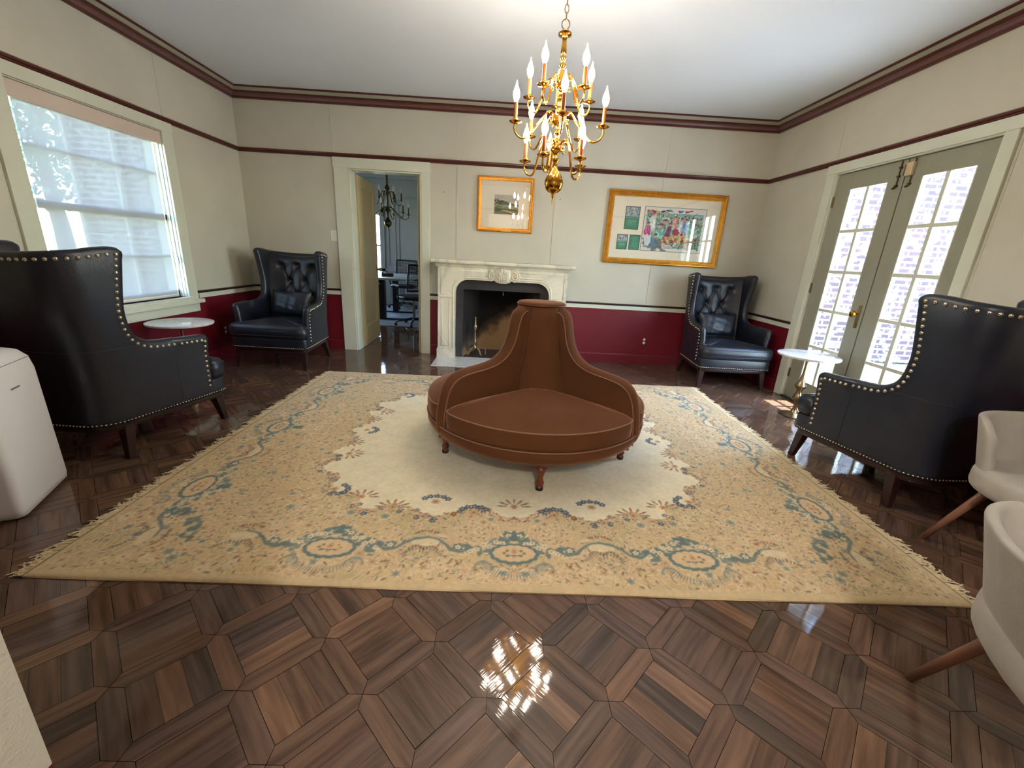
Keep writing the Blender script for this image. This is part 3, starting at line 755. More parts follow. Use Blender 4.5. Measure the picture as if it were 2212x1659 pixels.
mb = MB(); mb.lathe([(.012, .075), (.022, .082), (.024, .10), (.012, .12), (.008, .135), (.014, .15), (.019, .17), (.013, .195), (.008, .21), (.011, .23), (.008, .25), (.010, .27), (.007, .29), (.013, .31), (.022, .33), (.026, .352), (.022, .372), (.010, .385), (.012, .40), (.008, .415), (.011, .43), (.006, .445), (.009, .46), (.002, .478)], 16); build('post', mb, M_brass_red, t, smooth=True)
for s in (-1, 1):
    mb = MB(); mb.tube(smooth_path([(0, 0, .085), (s * .03, -.01, .088), (s * .06, -.02, .06), (s * .068, -.022, .025), (s * .085, -.03, .008)], 5), .009, 8); build('leg', mb, M_brass_red, t, smooth=True)
mb = MB(); mb.tube([(0, 0, .08), (0, .24, .08), (0, .245, .012)], .009, 8); build('log_bar', mb, M_slate, t)
mb = MB(); mb.tube([(0, 0, .08), (.07, -.01, .10), (.13, -.012, .10)], .005, 8); mb.tube([(.13, -.012, .1), (.135, -.012, .02)], .005, 8); build('cross_bar', mb, M_steel, t)

# ------------------------------------------------------------------ framed pictures
def frame_profile_mesh(w, h, prof):
    """prof: (inset from outer edge, depth toward the room)"""
    mb = MB(); rings = []
    for i, d in prof: rings.append([(-w / 2 + i, -d, -h / 2 + i), (w / 2 - i, -d, -h / 2 + i), (w / 2 - i, -d, h / 2 - i), (-w / 2 + i, -d, h / 2 - i)])
    mb.grid(rings, closev=True); return mb
def picture(name, x0, x1, z0, z1, prof, label, loc_y=YB):
    w_, h_ = x1 - x0, z1 - z0
    t = thing(name, label, 'picture', ((x0 + x1) / 2, YB - .001, (z0 + z1) / 2))
    build('frame', frame_profile_mesh(w_, h_, prof), M_gold, t, fix=False, auto=30)
    i = prof[-1][0]; 
    mb = MB(); mb.box(-w_ / 2 + i - .004, w_ / 2 - i + .004, -.010, -.004, -h_ / 2 + i - .004, h_ / 2 - i + .004); build('mat_board', mb, M_matboard, t)
    mb = MB(); mb.box(-w_ / 2 + i - .003, w_ / 2 - i + .003, -.0165, -.0145, -h_ / 2 + i - .003, h_ / 2 - i + .003); build('glass', mb, M_pglass, t)
    return t, w_, h_
GP = [(0, 0), (0, .026), (.005, .032), (.013, .033), (.018, .026), (.022, .025), (.026, .029), (.031, .028), (.034, .021), (.042, .018), (.042, .010)]
def art(t, cv, x, z, w_, h_, name='print', y=-.0115):
    return canvas_mesh(name, cv, lambda U, V: (x + (U - .5) * w_, np.full_like(U, y), z + (V - .5) * h_), M_paint, t)
def cv_clip(c): return c
# small landscape
t, w_, h_ = picture('framed_landscape', -.361, .267, 1.470, 2.043, GP, 'small gold-framed landscape with a wide mat hanging above the fireplace')
cv = Canvas(.27, .20, .0014, (196, 190, 176)); rp = random.Random(2)
for k in range(60): cv.ell(rp.random() * .27, .12 + rp.random() * .08, .03, .005, rp.gauss(0, .1), rp.choice([(184, 180, 172), (206, 200, 188), (170, 168, 166)]), .5)
for k in range(260):
    x = rp.random() * .27; top = .165 - .055 * (x / .27) ** .8 - .02 * max(0, x - .1) / .17; cv.ell(x, .10 + (top - .10) * rp.random(), .008, .005, rp.random() * 3, rp.choice([(58, 62, 46), (74, 80, 56), (44, 48, 40)]), .9)
for k in range(240):
    x, z = rp.random() * .27, rp.random() * .105; c = (96, 108, 66) if z > .07 else rp.choice([(120, 130, 86), (82, 104, 66), (150, 148, 106)])
    cv.ell(x, z, .03, .0035, rp.gauss(-.12, .1), c, .8)
for a, b, c in ((.092, .4, (176, 172, 130)), (.062, .5, (72, 84, 54)), (.035, .7, (60, 90, 58))): cv.stroke([(x, a - b * .05 * x / .27 + .004 * sin(x * 40)) for x in np.linspace(0, .27, 30)], .008, c, .8)
cv.stroke([(.10 + .17 * u, .040 - .036 * u + .004 * sin(u * 6)) for u in np.linspace(0, 1, 20)], .012, (206, 184, 146), .95)
cv.stroke([(.27 * u, .012 - .01 * u) for u in np.linspace(0, 1, 16)], .009, (120, 92, 66), .8)
art(t, cv, .012, .004, .27, .20)
mb = MB(); mb.box(-.136, -.123, -.0125, -.0105, -.096, .104)
mb = MB()
for a in ((-.127, .151, .104, .1065), (-.127, .151, -.0985, -.096), (-.127, -.1235, -.0985, .1065), (.147, .151, -.0985, .1065)): mb.box(a[0], a[1], -.0125, -.010, a[2], a[3])
build('mat_bevel', mb, M_white, t)
mb = MB(); mb.box(-.045, .045, -.036, -.031, -h_ / 2 + .006, -h_ / 2 + .022); build('title_plaque', mb, M_brass, t, bevel=.001)
# large print with three green cards
t, w_, h_ = picture('framed_print', 1.112, 2.459, 1.202, 1.988, [(i * 1.5, d) for i, d in GP], 'large gold-framed colourful crowd print with three green cards beside it')
PW, PH = .70, .47; cv = Canvas(PW, PH, .0025, (232, 228, 224)); rp = random.Random(11)
m0 = .025; X0, X1, Y0, Y1 = m0, PW - m0, m0 + .012, PH - m0
cv.rect(X0, X1, Y0, Y1 - .03, (124, 170, 150))
def R(a, b): return rp.uniform(a, b)
for k in range(480): cv.ell(R(X0, X1), R(.20, .42), R(.006, .022), R(.004, .010), R(0, 3), rp.choice([(80, 146, 118), (110, 170, 146), (214, 218, 212), (90, 130, 134), (160, 186, 172), (54, 102, 82), (200, 204, 210), (140, 166, 186), (226, 190, 196)]), .85)
for k in range(120): cv.ell(R(X0, X1), R(.28, .40), R(.004, .011), R(.004, .009), R(0, 3), rp.choice([(30, 32, 44), (240, 236, 228), (222, 150, 160), (60, 60, 70), (170, 186, 206)]), .9)
for c, xs, ys in (((190, 40, 56), (.03, .09), .43), ((228, 190, 60), (.10, .17), .425), ((90, 30, 60), (.16, .24), .43), ((40, 110, 70), (.25, .31), .44), ((36, 100, 170), (.37, .43), .435), ((180, 36, 50), (.46, .55), .44)):
    for q in range(5): cv.ell(R(*xs), ys + R(-.008, .008), .018, .007, R(-.3, .3), c, .95)
def fig(x, y, s, body, head=(222, 150, 130)):
    for q in range(7): cv.ell(x + R(-.012, .012) * s, y - R(0, .07) * s, .018 * s, .030 * s, R(-.4, .4), body, .9)
    for q in range(6): cv.ell(x + R(-.02, .02) * s, y - R(0, .08) * s, .006 * s, .016 * s, R(-1, 1), tuple(min(255, int(v * 1.3 + 20)) for v in body), .7)
    cv.ell(x + .004 * s, y + .03 * s, .012 * s, .016 * s, R(-.3, .3), head, .95); cv.ell(x + .006 * s, y + .041 * s, .013 * s, .008 * s, .2, (60, 40, 50), .9)
fig(.10, .36, 1.5, (206, 220, 212), (226, 96, 120)); fig(.05, .25, 1.3, (176, 64, 120)); fig(.24, .27, 1.7, (104, 110, 122)); fig(.20, .23, 1.5, (110, 180, 164)); fig(.30, .26, 1.1, (92, 50, 92))
fig(.36, .34, 1.0, (226, 130, 130)); fig(.43, .31, 1.3, (190, 206, 204)); fig(.48, .31, 1.2, (120, 146, 200)); fig(.55, .33, 1.1, (40, 112, 112)); fig(.60, .26, 1.1, (140, 180, 160)); fig(.15, .12, 1.5, (90, 106, 118)); fig(.27, .11, 1.6, (100, 112, 122))
for k in range(70): cv.ell(R(X0, .30), R(Y0, .13), R(.01, .035), R(.006, .014), R(-.5, .5), rp.choice([(96, 108, 118), (112, 122, 130), (86, 100, 104)]), .8)
for k in range(40): cv.ell(R(.03, .10), R(.07, .17), .008, .022, R(-.3, .3), (232, 230, 232), .8)
for k in range(22): cv.ell(R(.11, .15), R(.06, .14), .005, .016, R(-.6, .6), (60, 140, 196), .8)
for k in range(60): cv.ell(R(.28, X1), R(.03, .16), R(.006, .02), R(.004, .009), R(0, 3), rp.choice([(50, 92, 62), (70, 120, 76), (36, 70, 56), (96, 140, 96)]), .85)
for k in range(85):
    x = R(.24, .64); y = R(.06, .21) - abs(x - .42) * .12
    cv.flower(x, y, R(.011, .021), rp.choice([(236, 168, 60), (240, 200, 90), (238, 234, 226), (204, 50, 60), (226, 120, 90), (230, 130, 70), (120, 30, 70), (240, 190, 150)]), rp.choice([(120, 60, 40), (240, 220, 90), (40, 60, 50)]), 5, R(0, 3), .95)
cv.flower(.385, .215, .04, (132, 26, 70), (90, 16, 50), 7); cv.flower(.395, .22, .022, (160, 40, 90), (90, 16, 50), 6)
cv.ell(.31, .045, .062, .030, 0, (240, 238, 232)); cv.rect(.255, .365, .03, .047, (240, 238, 232))
for k in range(12):
    for q in range(4): cv.ell(.262 + k * .009 + (q % 2) * .004, .034 + q * .0095, .0045, .0022, .9, (40, 40, 44))
art(t, cv, .105, .0, PW, PH)
mb = MB(); q = .004
for a in ((.105 - PW / 2 - q, .105 + PW / 2 + q, PH / 2, PH / 2 + q), (.105 - PW / 2 - q, .105 + PW / 2 + q, -PH / 2 - q, -PH / 2), (.105 - PW / 2 - q, .105 - PW / 2, -PH / 2, PH / 2), (.105 + PW / 2, .105 + PW / 2 + q, -PH / 2, PH / 2)): mb.box(a[0], a[1], -.0125, -.010, a[2], a[3])
build('mat_bevel', mb, mat('navy_bevel', (40, 34, 60), .7), t)
def card(x, z, w2, h2, photo, seed):
    cv = Canvas(w2, h2, .0016, (24, 40, 36)); r2 = random.Random(seed); e = .006
    cv.rect(e, w2 - e, e, h2 - e, (64, 138, 112))
    for k in range(60): cv.ell(r2.uniform(e * 2, w2 - e * 2), r2.uniform(e * 2, h2 * .45), .01, .004, 0, (78, 150, 124), .5)
    if photo:
        cv.rect(e, w2 - e, h2 * .56, h2 - e, (150, 168, 190))
        for k in range(140): cv.ell(r2.uniform(e * 2, w2 - e * 2), r2.uniform(h2 * .60, h2 - e * 2), r2.uniform(.003, .008), r2.uniform(.002, .004), r2.random() * 3, r2.choice([(30, 34, 44), (232, 232, 226), (96, 104, 128), (222, 214, 150), (180, 190, 206)]), .9)
        cv.rect(e, w2 - e, h2 * .50, h2 * .525, (170, 206, 190))
        for j in range(5): cv.rect(w2 * .22, w2 * .80, h2 * (.40 - j * .055), h2 * (.40 - j * .055) + .0035, (176, 210, 196) if j < 3 else (120, 176, 156), .8)
    else:
        for j in range(6): cv.rect(w2 * (.30 - .08 * (j % 2)), w2 * (.70 + .08 * (j % 2)), h2 * (.84 - j * .12), h2 * (.84 - j * .12) + .0035, (150, 196, 178), .8)
    canvas_mesh('card', cv, lambda U, V: (x + (U - .5) * w2, np.full_like(U, -.0115), z + (V - .5) * h2), M_paint, t)
card(-.385, .105, .165, .245, True, 1); card(-.468, -.155, .125, .165, True, 2); card(-.325, -.155, .125, .165, False, 3)

# ------------------------------------------------------------------ chandeliers
def chandelier(name, x, y, tiers, body, zmount, brass, sleeve, bulbm, label, hubs, rz=0):
    t = thing(name, label, 'chandelier', (x, y, 0), rz)
    mb = MB(); mb.lathe(body, 28); build('stem', mb, brass, t, auto=50)
    ztop = body[0][1]
    mb = MB()
    ring = [(.020 * cos(a), 0, ztop + .018 + .022 * sin(a)) for a in np.linspace(0, 2 * PI, 17)]; mb.tube(ring, .003, 6)
    z = ztop + .05; k = 0
    while z < zmount - .05:
        c_, s_ = (1, 0) if k % 2 else (0, 1)
        pts = [(.010 * cos(a) * c_, .010 * cos(a) * s_, z + .02 * sin(a)) for a in np.linspace(0, 2 * PI, 13)]; mb.tube(pts, .0024, 5); z += .033; k += 1
    mb.lathe([(.001, zmount - .05), (.012, zmount - .045), (.02, zmount - .03), (.055, zmount - .015), (.062, zmount - .001)], 24)
    mb.tube([(0, 0, z - .03), (0, 0, zmount - .04)], .004, 6)
    build('chain', mb, M_brass_red if brass is M_brass else brass, t, smooth=True)
    for (n, r, zp, zh, a0, candle) in tiers:
        for k in range(n):
            a = a0 + 2 * PI * k / n; ca, sa = cos(a), sin(a)
            prof = [(.022, zh), (.035, zh + .028), (.062, zh + .034), (.085, zh + .005), (.62 * r + .01, zp - .045), (.80 * r, zp - .068), (.94 * r, zp - .058), (r + .004, zp - .03), (r, zp)]
            mb = MB(); pp = smooth_path([(q * ca, q * sa, z) for q, z in prof], 5)
            mb.tube(pp, [.0068 - .0022 * i / len(pp) for i in range(len(pp))], 7)
            sc = [(.05 + .014 * cos(b) * (1 - j / 16), zh - .012 + .014 * sin(b) * (1 - j / 16)) for j, b in enumerate(np.linspace(1.2, 5.6, 12))]
            mb.tube([(q * ca, q * sa, z) for q, z in sc], .0036, 6)
            arm = build('arm', mb, brass, t, smooth=True)
            T = Matrix.Translation((r * ca, r * sa, zp))
            mb = MB(); mb.lathe([(.006, -.010), (.012, -.006), (.030, -.001), (.034, .004), (.031, .005), (.016, .001), (.013, .004), (.015, .012), (.012, .018)], 20, T=T); build('drip_pan', mb, brass, arm, auto=40)
            mb = MB(); mb.lathe([(.0095, .012), (.0095, candle)], 14, T=T); build('candle_sleeve', mb, sleeve, arm, auto=40)
            mb = MB(); z0 = candle
            mb.lathe([(.007, z0), (.009, z0 + .006), (.0155, z0 + .022), (.0175, z0 + .034), (.0155, z0 + .048), (.0095, z0 + .064), (.005, z0 + .076), (.0022, z0 + .088), (.0006, z0 + .096)], 16, T=T)
            build('bulb', mb, bulbm, arm, smooth=True)
    return t
BODY = [(.006, 2.335), (.014, 2.330), (.026, 2.322), (.035, 2.314), (.034, 2.306), (.018, 2.300), (.012, 2.294), (.011, 2.280), (.013, 2.262), (.016, 2.235), (.014, 2.226),
        (.011, 2.22), (.018, 2.212), (.019, 2.204), (.012, 2.196), (.010, 2.188), (.018, 2.180), (.019, 2.170), (.010, 2.16), (.011, 2.150), (.020, 2.135), (.032, 2.108), (.036, 2.092), (.033, 2.078), (.02, 2.068),
        (.010, 2.06), (.009, 2.03), (.016, 2.015), (.009, 2.0), (.010, 1.975), (.020, 1.965), (.026, 1.95), (.034, 1.935), (.036, 1.92), (.022, 1.905), (.012, 1.895), (.010, 1.875), (.018, 1.862), (.011, 1.85), (.012, 1.83),
        (.022, 1.82), (.034, 1.80), (.036, 1.79), (.030, 1.778), (.014, 1.765), (.012, 1.755), (.018, 1.742), (.018, 1.73), (.011, 1.72), (.014, 1.70), (.022, 1.682), (.032, 1.668), (.044, 1.650), (.0515, 1.628), (.0515, 1.606), (.043, 1.584), (.030, 1.572), (.012, 1.566), (.008, 1.556), (.009, 1.548), (.004, 1.540), (.005, 1.53), (.0015, 1.505)]
chandelier('brass_chandelier', .240, 2.56, [(5, .172, 2.035, 2.085, -PI / 2 + PI / 5, .092), (5, .242, 1.885, 1.925, -PI / 2 - .02, .092), (5, .168, 1.722, 1.79, -PI / 2 + PI / 5 + .14, .092)],
           BODY, ZC, M_brass, M_candle, M_bulb, 'lit polished brass chandelier with three tiers of candle bulbs', None)
B2 = [(r, z - .04) for r, z in BODY if not (1.87 < z < 2.06)]
chandelier('brass_chandelier', -1.80, 6.70, [(6, .20, 1.90, 1.98, .2, .10), (6, .31, 1.72, 1.77, .5, .10)], [(r * 1.05, z) for r, z in B2], ZC, M_brass_old, M_brass_old, M_bulb_off,
           'dark unlit chandelier with white bulbs seen through the doorway', None)

# ------------------------------------------------------------------ navy wing chair (faces +y locally)
def wing_chair(label, loc, rz):
    t = thing('wing_chair', label, 'armchair', loc, rz, 'navy leather wing chairs')
    # plan path of the outer shell, right front -> back centre
    yf, yr, yb, rc = .270, -.235, -.385, .16
    wf, wr = .365, .315
    half = [Vector((wf + (wr - wf) * k / 14, yf + (yr - yf) * k / 14)) for k in range(15)]
    cx_, cy_ = wr - rc, yr
    for k in range(1, 11):
        a = PI / 2 * k / 10; half.append(Vector((cx_ + rc * cos(a), cy_ - (abs(yb) - abs(yr)) * sin(a))))
    for k in range(1, 7): half.append(Vector((cx_ * (1 - k / 6), yb - .012 * sin(PI / 2 * k / 6))))
    S = [0.]
    for a, b in zip(half, half[1:]): S.append(S[-1] + (b - a).length)
    SM = S[-1]
    def plan(s):          # point and inward normal, right side
        if s <= 0: i, f = 0, s / (S[1] - S[0])
        else:
            i = min(len(S) - 2, max(0, int(np.searchsorted(S, s)) - 1)); f = (s - S[i]) / (S[i + 1] - S[i])
        p = half[i].lerp(half[i + 1], f) if 0 <= f <= 1 else half[i] + (half[i + 1] - half[i]) * f
        j = max(0, i - 1); k = min(len(half) - 1, i + 2); tg = (half[k] - half[j]).normalized()
        n = Vector((tg.y, -tg.x))
        if n.dot(Vector((-p.x, -p.y + .0))) < 0: n = -n
        return p, n
    def M(s, z, d, side):
        p, n = plan(s); q = p + n * d
        h = max(0, z - .42) / .71
        back = min(1, max(0, (-.02 - p.y) / .30))
        x = q.x * (1 + .075 * h ** 1.2) + (.012 if z > .5 and p.y > .1 else 0) * (z - .5) / .1
        y = q.y - .085 * h ** 1.1 * back
        return (side * x, y, z)
    def s_at(y):
        for i in range(len(half) - 1):
            if half[i].y >= y >= half[i + 1].y: return S[i] + (half[i].y - y) / (half[i].y - half[i + 1].y) * (S[i + 1] - S[i])
        return SM
    zb = .235
    edge = [(.0, zb + .01), (.0, .36), (.0, .48), (.0, .575), (.012, .598)]
    for y, z in ((.20, .602), (.10, .606), (.0, .610), (-.06, .618), (-.10, .635), (-.132, .665), (-.152, .71), (-.160, .77), (-.160, .84), (-.148, .93), (-.134, 1.02), (-.124, 1.09), (-.122, 1.125)):
        edge.append((s_at(y), z))
    sw = edge[-1][0]
    for k in range(1, 9):
        f = k / 8; edge.append((sw + (SM - sw) * f, 1.128 - .040 * (1 - (1 - f) ** 2) + .004 * (k == 1)))
    ep = smooth_path([(a, b, 0) for a, b in edge], 5)
    ep = [(p.x, p.y) for p in ep]
    L = len(ep); arc = [0.]
    for a, b in zip(ep, ep[1:]): arc.append(arc[-1] + math.hypot(b[0] - a[0], b[1] - a[1]))
    def enorm(i):
        a, b = ep[max(0, i - 1)], ep[min(L - 1, i + 1)]; tx, tz = b[0] - a[0], b[1] - a[1]; l = math.hypot(tx, tz) or 1
        return (-tz / l, tx / l)
    th = .062
    def anchor(i):
        return SM * (arc[i] / arc[-1]) ** 1.0
    def column(i, side):
        s0, z0 = ep[i]; a = anchor(i); ns, nz = enorm(i); out = []
        if i == L - 1: ns, nz = 0, 1
        for k in range(9):
            v = k / 8; out.append(M(a + (s0 - a) * v, zb + (z0 - zb) * v, 0, side))
        for k in range(1, 7):
            an = PI * k / 7; out.append(M(s0 + ns * sin(an) * th * .42, z0 + nz * sin(an) * th * .42, th * .5 * (1 - cos(an)), side))
        for k in range(8, -1, -1):
            v = k / 8; out.append(M(a + (s0 - a) * v, zb + (z0 - zb) * v, th, side))
        return out
    mb = MB(); cols = [column(i, 1) for i in range(L)] + [column(i, -1) for i in range(L - 2, -1, -1)]
    mb.grid(cols); build('shell', mb, M_leather, t, smooth=True)
    # nailheads along the outer edge
    mb = MB()
    for side in (1, -1):
        pts = []
        for i in range(L):
            s0, z0 = ep[i]; ns, nz = enorm(i)
            pts.append((s0 - ns * .012, z0 - nz * .012))
        P3 = [Vector((a, b, 0)) for a, b in pts]
        for p in resample(P3, .0335):
            if p.x > SM - .008 and side < 0: continue
            if p.y < zb + .02: continue
            q = Vector(M(p.x, p.y, -.001, side)); e1 = Vector(M(p.x + .01, p.y, 0, side)) - Vector(M(p.x, p.y, 0, side)); e2 = Vector(M(p.x, p.y + .01, 0, side)) - Vector(M(p.x, p.y, 0, side))
            n = e1.cross(e2); c_ = Vector((q.x, q.y, 0)) - Vector((0, 0, 0))
            if n.dot(c_) < 0: n = -n
            mb.dome(q, n, .0104, 8)
        mb.tube([M(a, b, .0006, side) for a, b in [pts[i] for i in range(0, L, 3)] + [pts[-1]] if b > zb], .0016, 4, mi=1)
    build('nailhead_trim', mb, [M_nail, M_leather], t, smooth=True)
    # base rail with small nails
    out = [M(s, .25, .004, 1)[:2] for s in np.linspace(0, SM, 26)]
    front = [(.372, .36), (.366, .374), (.350, .384), (.30, .392), (.18, .396), (.0, .397)]
    right = [(x, y) for x, y in out]
    ring = list(reversed(front)) [0:] ; ring = [(p[0], p[1]) for p in reversed(front)]
    ring = [(0., .397), (.18, .396), (.30, .392), (.350, .386), (.364, .374), (.368, .355), (.366, .31)] + right
    ring = ring + [(-x, y) for x, y in reversed(ring[1:-1])]
    mb = MB(); cushion(mb, ring, .205, .312, r=.010, crown=.0, na=3, rings=2); build('seat_rail', mb, M_leather, t, smooth=True)
    mb = MB()
    sm = []
    for i in range(len(ring)): sm.append(Vector((ring[i][0], ring[i][1], .222)))
    sm.append(sm[0])
    for p, q in zip(resample(sm, .0185), resample(sm, .0185)[1:]):
        tg = (q - p).normalized() if (q - p).length else Vector((1, 0, 0)); n = Vector((tg.y, -tg.x, 0))
        if n.dot(p) < 0: n = -n
        if p.y < .26: p = p + n * .004
        mb.dome(p + n * .001, n, .0056, 6)
    mb.tube(sm, .0018, 4, mi=1)
    build('nailhead_trim', mb, [M_nail, M_leather], t, smooth=True)
    rw = [(x * .955, y * .955) for x, y in ring]
    mb = MB(); cushion(mb, rw, .172, .21, r=.004, crown=0, na=2, rings=2); build('apron', mb, M_legwood, t, auto=40)
    for sx in (1, -1):
        mb = MB()
        def leg(tp, bt, a, b):
            R_ = []
            for f in np.linspace(0, 1, 6):
                w = a + (b - a) * f; x = tp[0] + (bt[0] - tp[0]) * f; y = tp[1] + (bt[1] - tp[1]) * f; z = .19 * (1 - f)
                R_.append([(x - w, y - w, z), (x + w, y - w, z), (x + w, y + w, z), (x - w, y + w, z)])
            mb.grid(R_, closev=True); n = len(mb.v); mb.f.append((n - 4, n - 3, n - 2, n - 1)); mb.m.append(0)
        leg((sx * .318, .332), (sx * .338, .362), .029, .017); build('leg', mb, M_legwood, t, bevel=.003)
        mb = MB(); leg((sx * .268, -.235), (sx * .300, -.275), .029, .017); build('leg', mb, M_legwood, t, bevel=.003)
    # loose T seat cushion
    oc = [(0, .418), (.15, .417), (.28, .412), (.352, .402), (.372, .375), (.374, .31), (.362, .292), (.322, .280), (.302, .25), (.292, .10), (.275, -.06), (.26, -.20), (.18, -.25), (0, -.262)]
    oc = oc + [(-x, y) for x, y in reversed(oc[1:-1])]
    dense = []
    for i in range(len(oc)):
        a, b = Vector(oc[i] + (0,)), Vector(oc[(i + 1) % len(oc)] + (0,)); k = max(1, int((b - a).length / .04))
        for j in range(k): q = a.lerp(b, j / k); dense.append((q.x, q.y))
    mb = MB()
    def wr_(p):
        x, y, z = p; return (x, y, z + .0035 * sin(x * 21 + y * 9) * sin(y * 17) * (z > .42))
    cushion(mb, dense, .305, .445, r=.042, crown=.030, bulge=.006, fn=wr_); build('seat_cushion', mb, M_leather, t, smooth=True)
    mb = MB()
    for zz in (.343, .412):
        pl = [(x, y, zz) for x, y in dense]; pl = [(x * 1.0, y + (.002 if y > 0 else 0), z) for x, y, z in pl]; mb.tube(pl + [pl[0]], .0032, 5, cap=False)
    build('piping', mb, M_leather, t, smooth=True)
    # button-tufted inside back
    btn = [(-.165, .965), (.0, .985), (.165, .965), (-.085, .815), (.085, .815), (-.165, .665), (0., .66), (.165, .665)]
    cr = [(0, 3), (3, 1), (1, 4), (4, 2), (3, 5), (3, 6), (4, 6), (4, 7)]
    def segd(px, pz, a, b):
        ax, az = btn[a]; bx, bz = btn[b]; dx, dz = bx - ax, bz - az; f = max(0, min(1, ((px - ax) * dx + (pz - az) * dz) / (dx * dx + dz * dz)))
        return math.hypot(px - ax - f * dx, pz - az - f * dz)
    def surf(u, v):
        z = .40 + v * .685; h = max(0, z - .42) / .71
        wx = (.262 + .045 * v) * (1 + .03 * h ** 1.4); x = u * wx
        e = 1 - abs(u) ** 3.0; ev = min(1, (1 - v) / .10); ev = math.sqrt(max(0, 1 - (1 - ev) ** 2))
        yback = -.385 + .052 - .085 * h ** 1.1
        yy = yback + .035 + .062 * math.sqrt(max(0, e)) * ev + .13 * abs(u) ** 3.4 * (1 - .35 * h) - .015 * (1 - v)
        for bx, bz in btn:
            q = (x - bx) ** 2 + (z - bz) ** 2; yy -= .030 * math.exp(-q / .0009) + .012 * math.exp(-q / .005)
        mn = min(segd(x, z, a, b) for a, b in cr); yy -= .013 * math.exp(-(mn / .011) ** 2)
        zt = 1.085 + .045 * abs(u) ** 2
        return (x, yy, z + (v ** 3) * (zt - 1.085))
    mb = MB(); mb.grid([[surf(u, v) for u in np.linspace(-1, 1, 61)] for v in np.linspace(0, 1, 71)])
    bk = build('back_cushion', mb, M_leather, t, smooth=True)
    mb = MB()
    for bx, bz in btn:
        v = (bz - .40) / .685; h = max(0, bz - .42) / .71; u = bx / ((.262 + .045 * v) * (1 + .03 * h ** 1.4)); p = surf(u, v); mb.dome((p[0], p[1] - .001, p[2]), (0, 1, .05), .011, 10)
    build('button', mb, M_leather, bk, smooth=True)
    # visible panel seams on the outside
    mb = MB()
    for side in (1, -1):
        mb.tube([M(s, .628 + .0 * s, -.0005, side) for s in np.linspace(s_at(-.11), SM, 20)], .0016, 5)
        mb.tube([M(s_at(.07), z, -.0005, side) for z in np.linspace(.24, .60, 10)], .0014, 5)
    build('seam', mb, M_leather, t, smooth=True)
    return t
chair0 = wing_chair('navy leather wing chair in the back left corner, beside the doorway', (-2.305, 4.475, 0), PI + math.radians(-1))
def more_chair(label, loc, rz):
    c = copy_tree(chair0); c.location = loc; c.rotation_euler = (0, 0, rz); c['label'] = label; return c
more_chair('navy leather wing chair in the back right corner, beside the french doors', (2.415, 4.56, 0), PI + math.radians(0))
more_chair('near left navy wing chair seen from behind, next to the white appliance', (-2.345, 2.50, 0), math.radians(-8.5))
more_chair('near right navy wing chair seen from behind, in front of the french doors', (2.435, 2.315, 0), math.radians(8))
def pillow(label, loc, rz, tilt, w=.40, h=.27, d=.12):
    mb = MB(); n = 22
    def P(u, v, s):
        e = (1 - abs(u) ** 2.6) * (1 - abs(v) ** 2.6); k = 1 - .07 * (1 - abs(u) ** 2) * abs(v) ** 4
        wr = .006 * sin(u * 9 + v * 5) * sin(v * 7 - u * 3)
        return (u * w / 2 * (1 - .05 * (1 - abs(v))) , s * (d / 2) * max(0, e) ** .5 + wr * e, v * h / 2 * k)
    for s in (-1, 1): mb.grid([[P(u, v, s) for u in np.linspace(-1, 1, n)] for v in np.linspace(-1, 1, n)])
    o = build('lumbar_pillow', mb, M_leather, smooth=True); o.location = loc; o.rotation_euler = (tilt, 0, rz)
    return tag(o, label, 'pillow', 'leather lumbar pillows')
pillow('slumped navy leather lumbar pillow in the back left wing chair', (-2.305, 4.615, .595), math.radians(-1), math.radians(-14), .42, .27, .11)
pillow('navy leather lumbar pillow in the back right wing chair', (2.415, 4.70, .60), math.radians(0), math.radians(-14), .42, .26, .11)

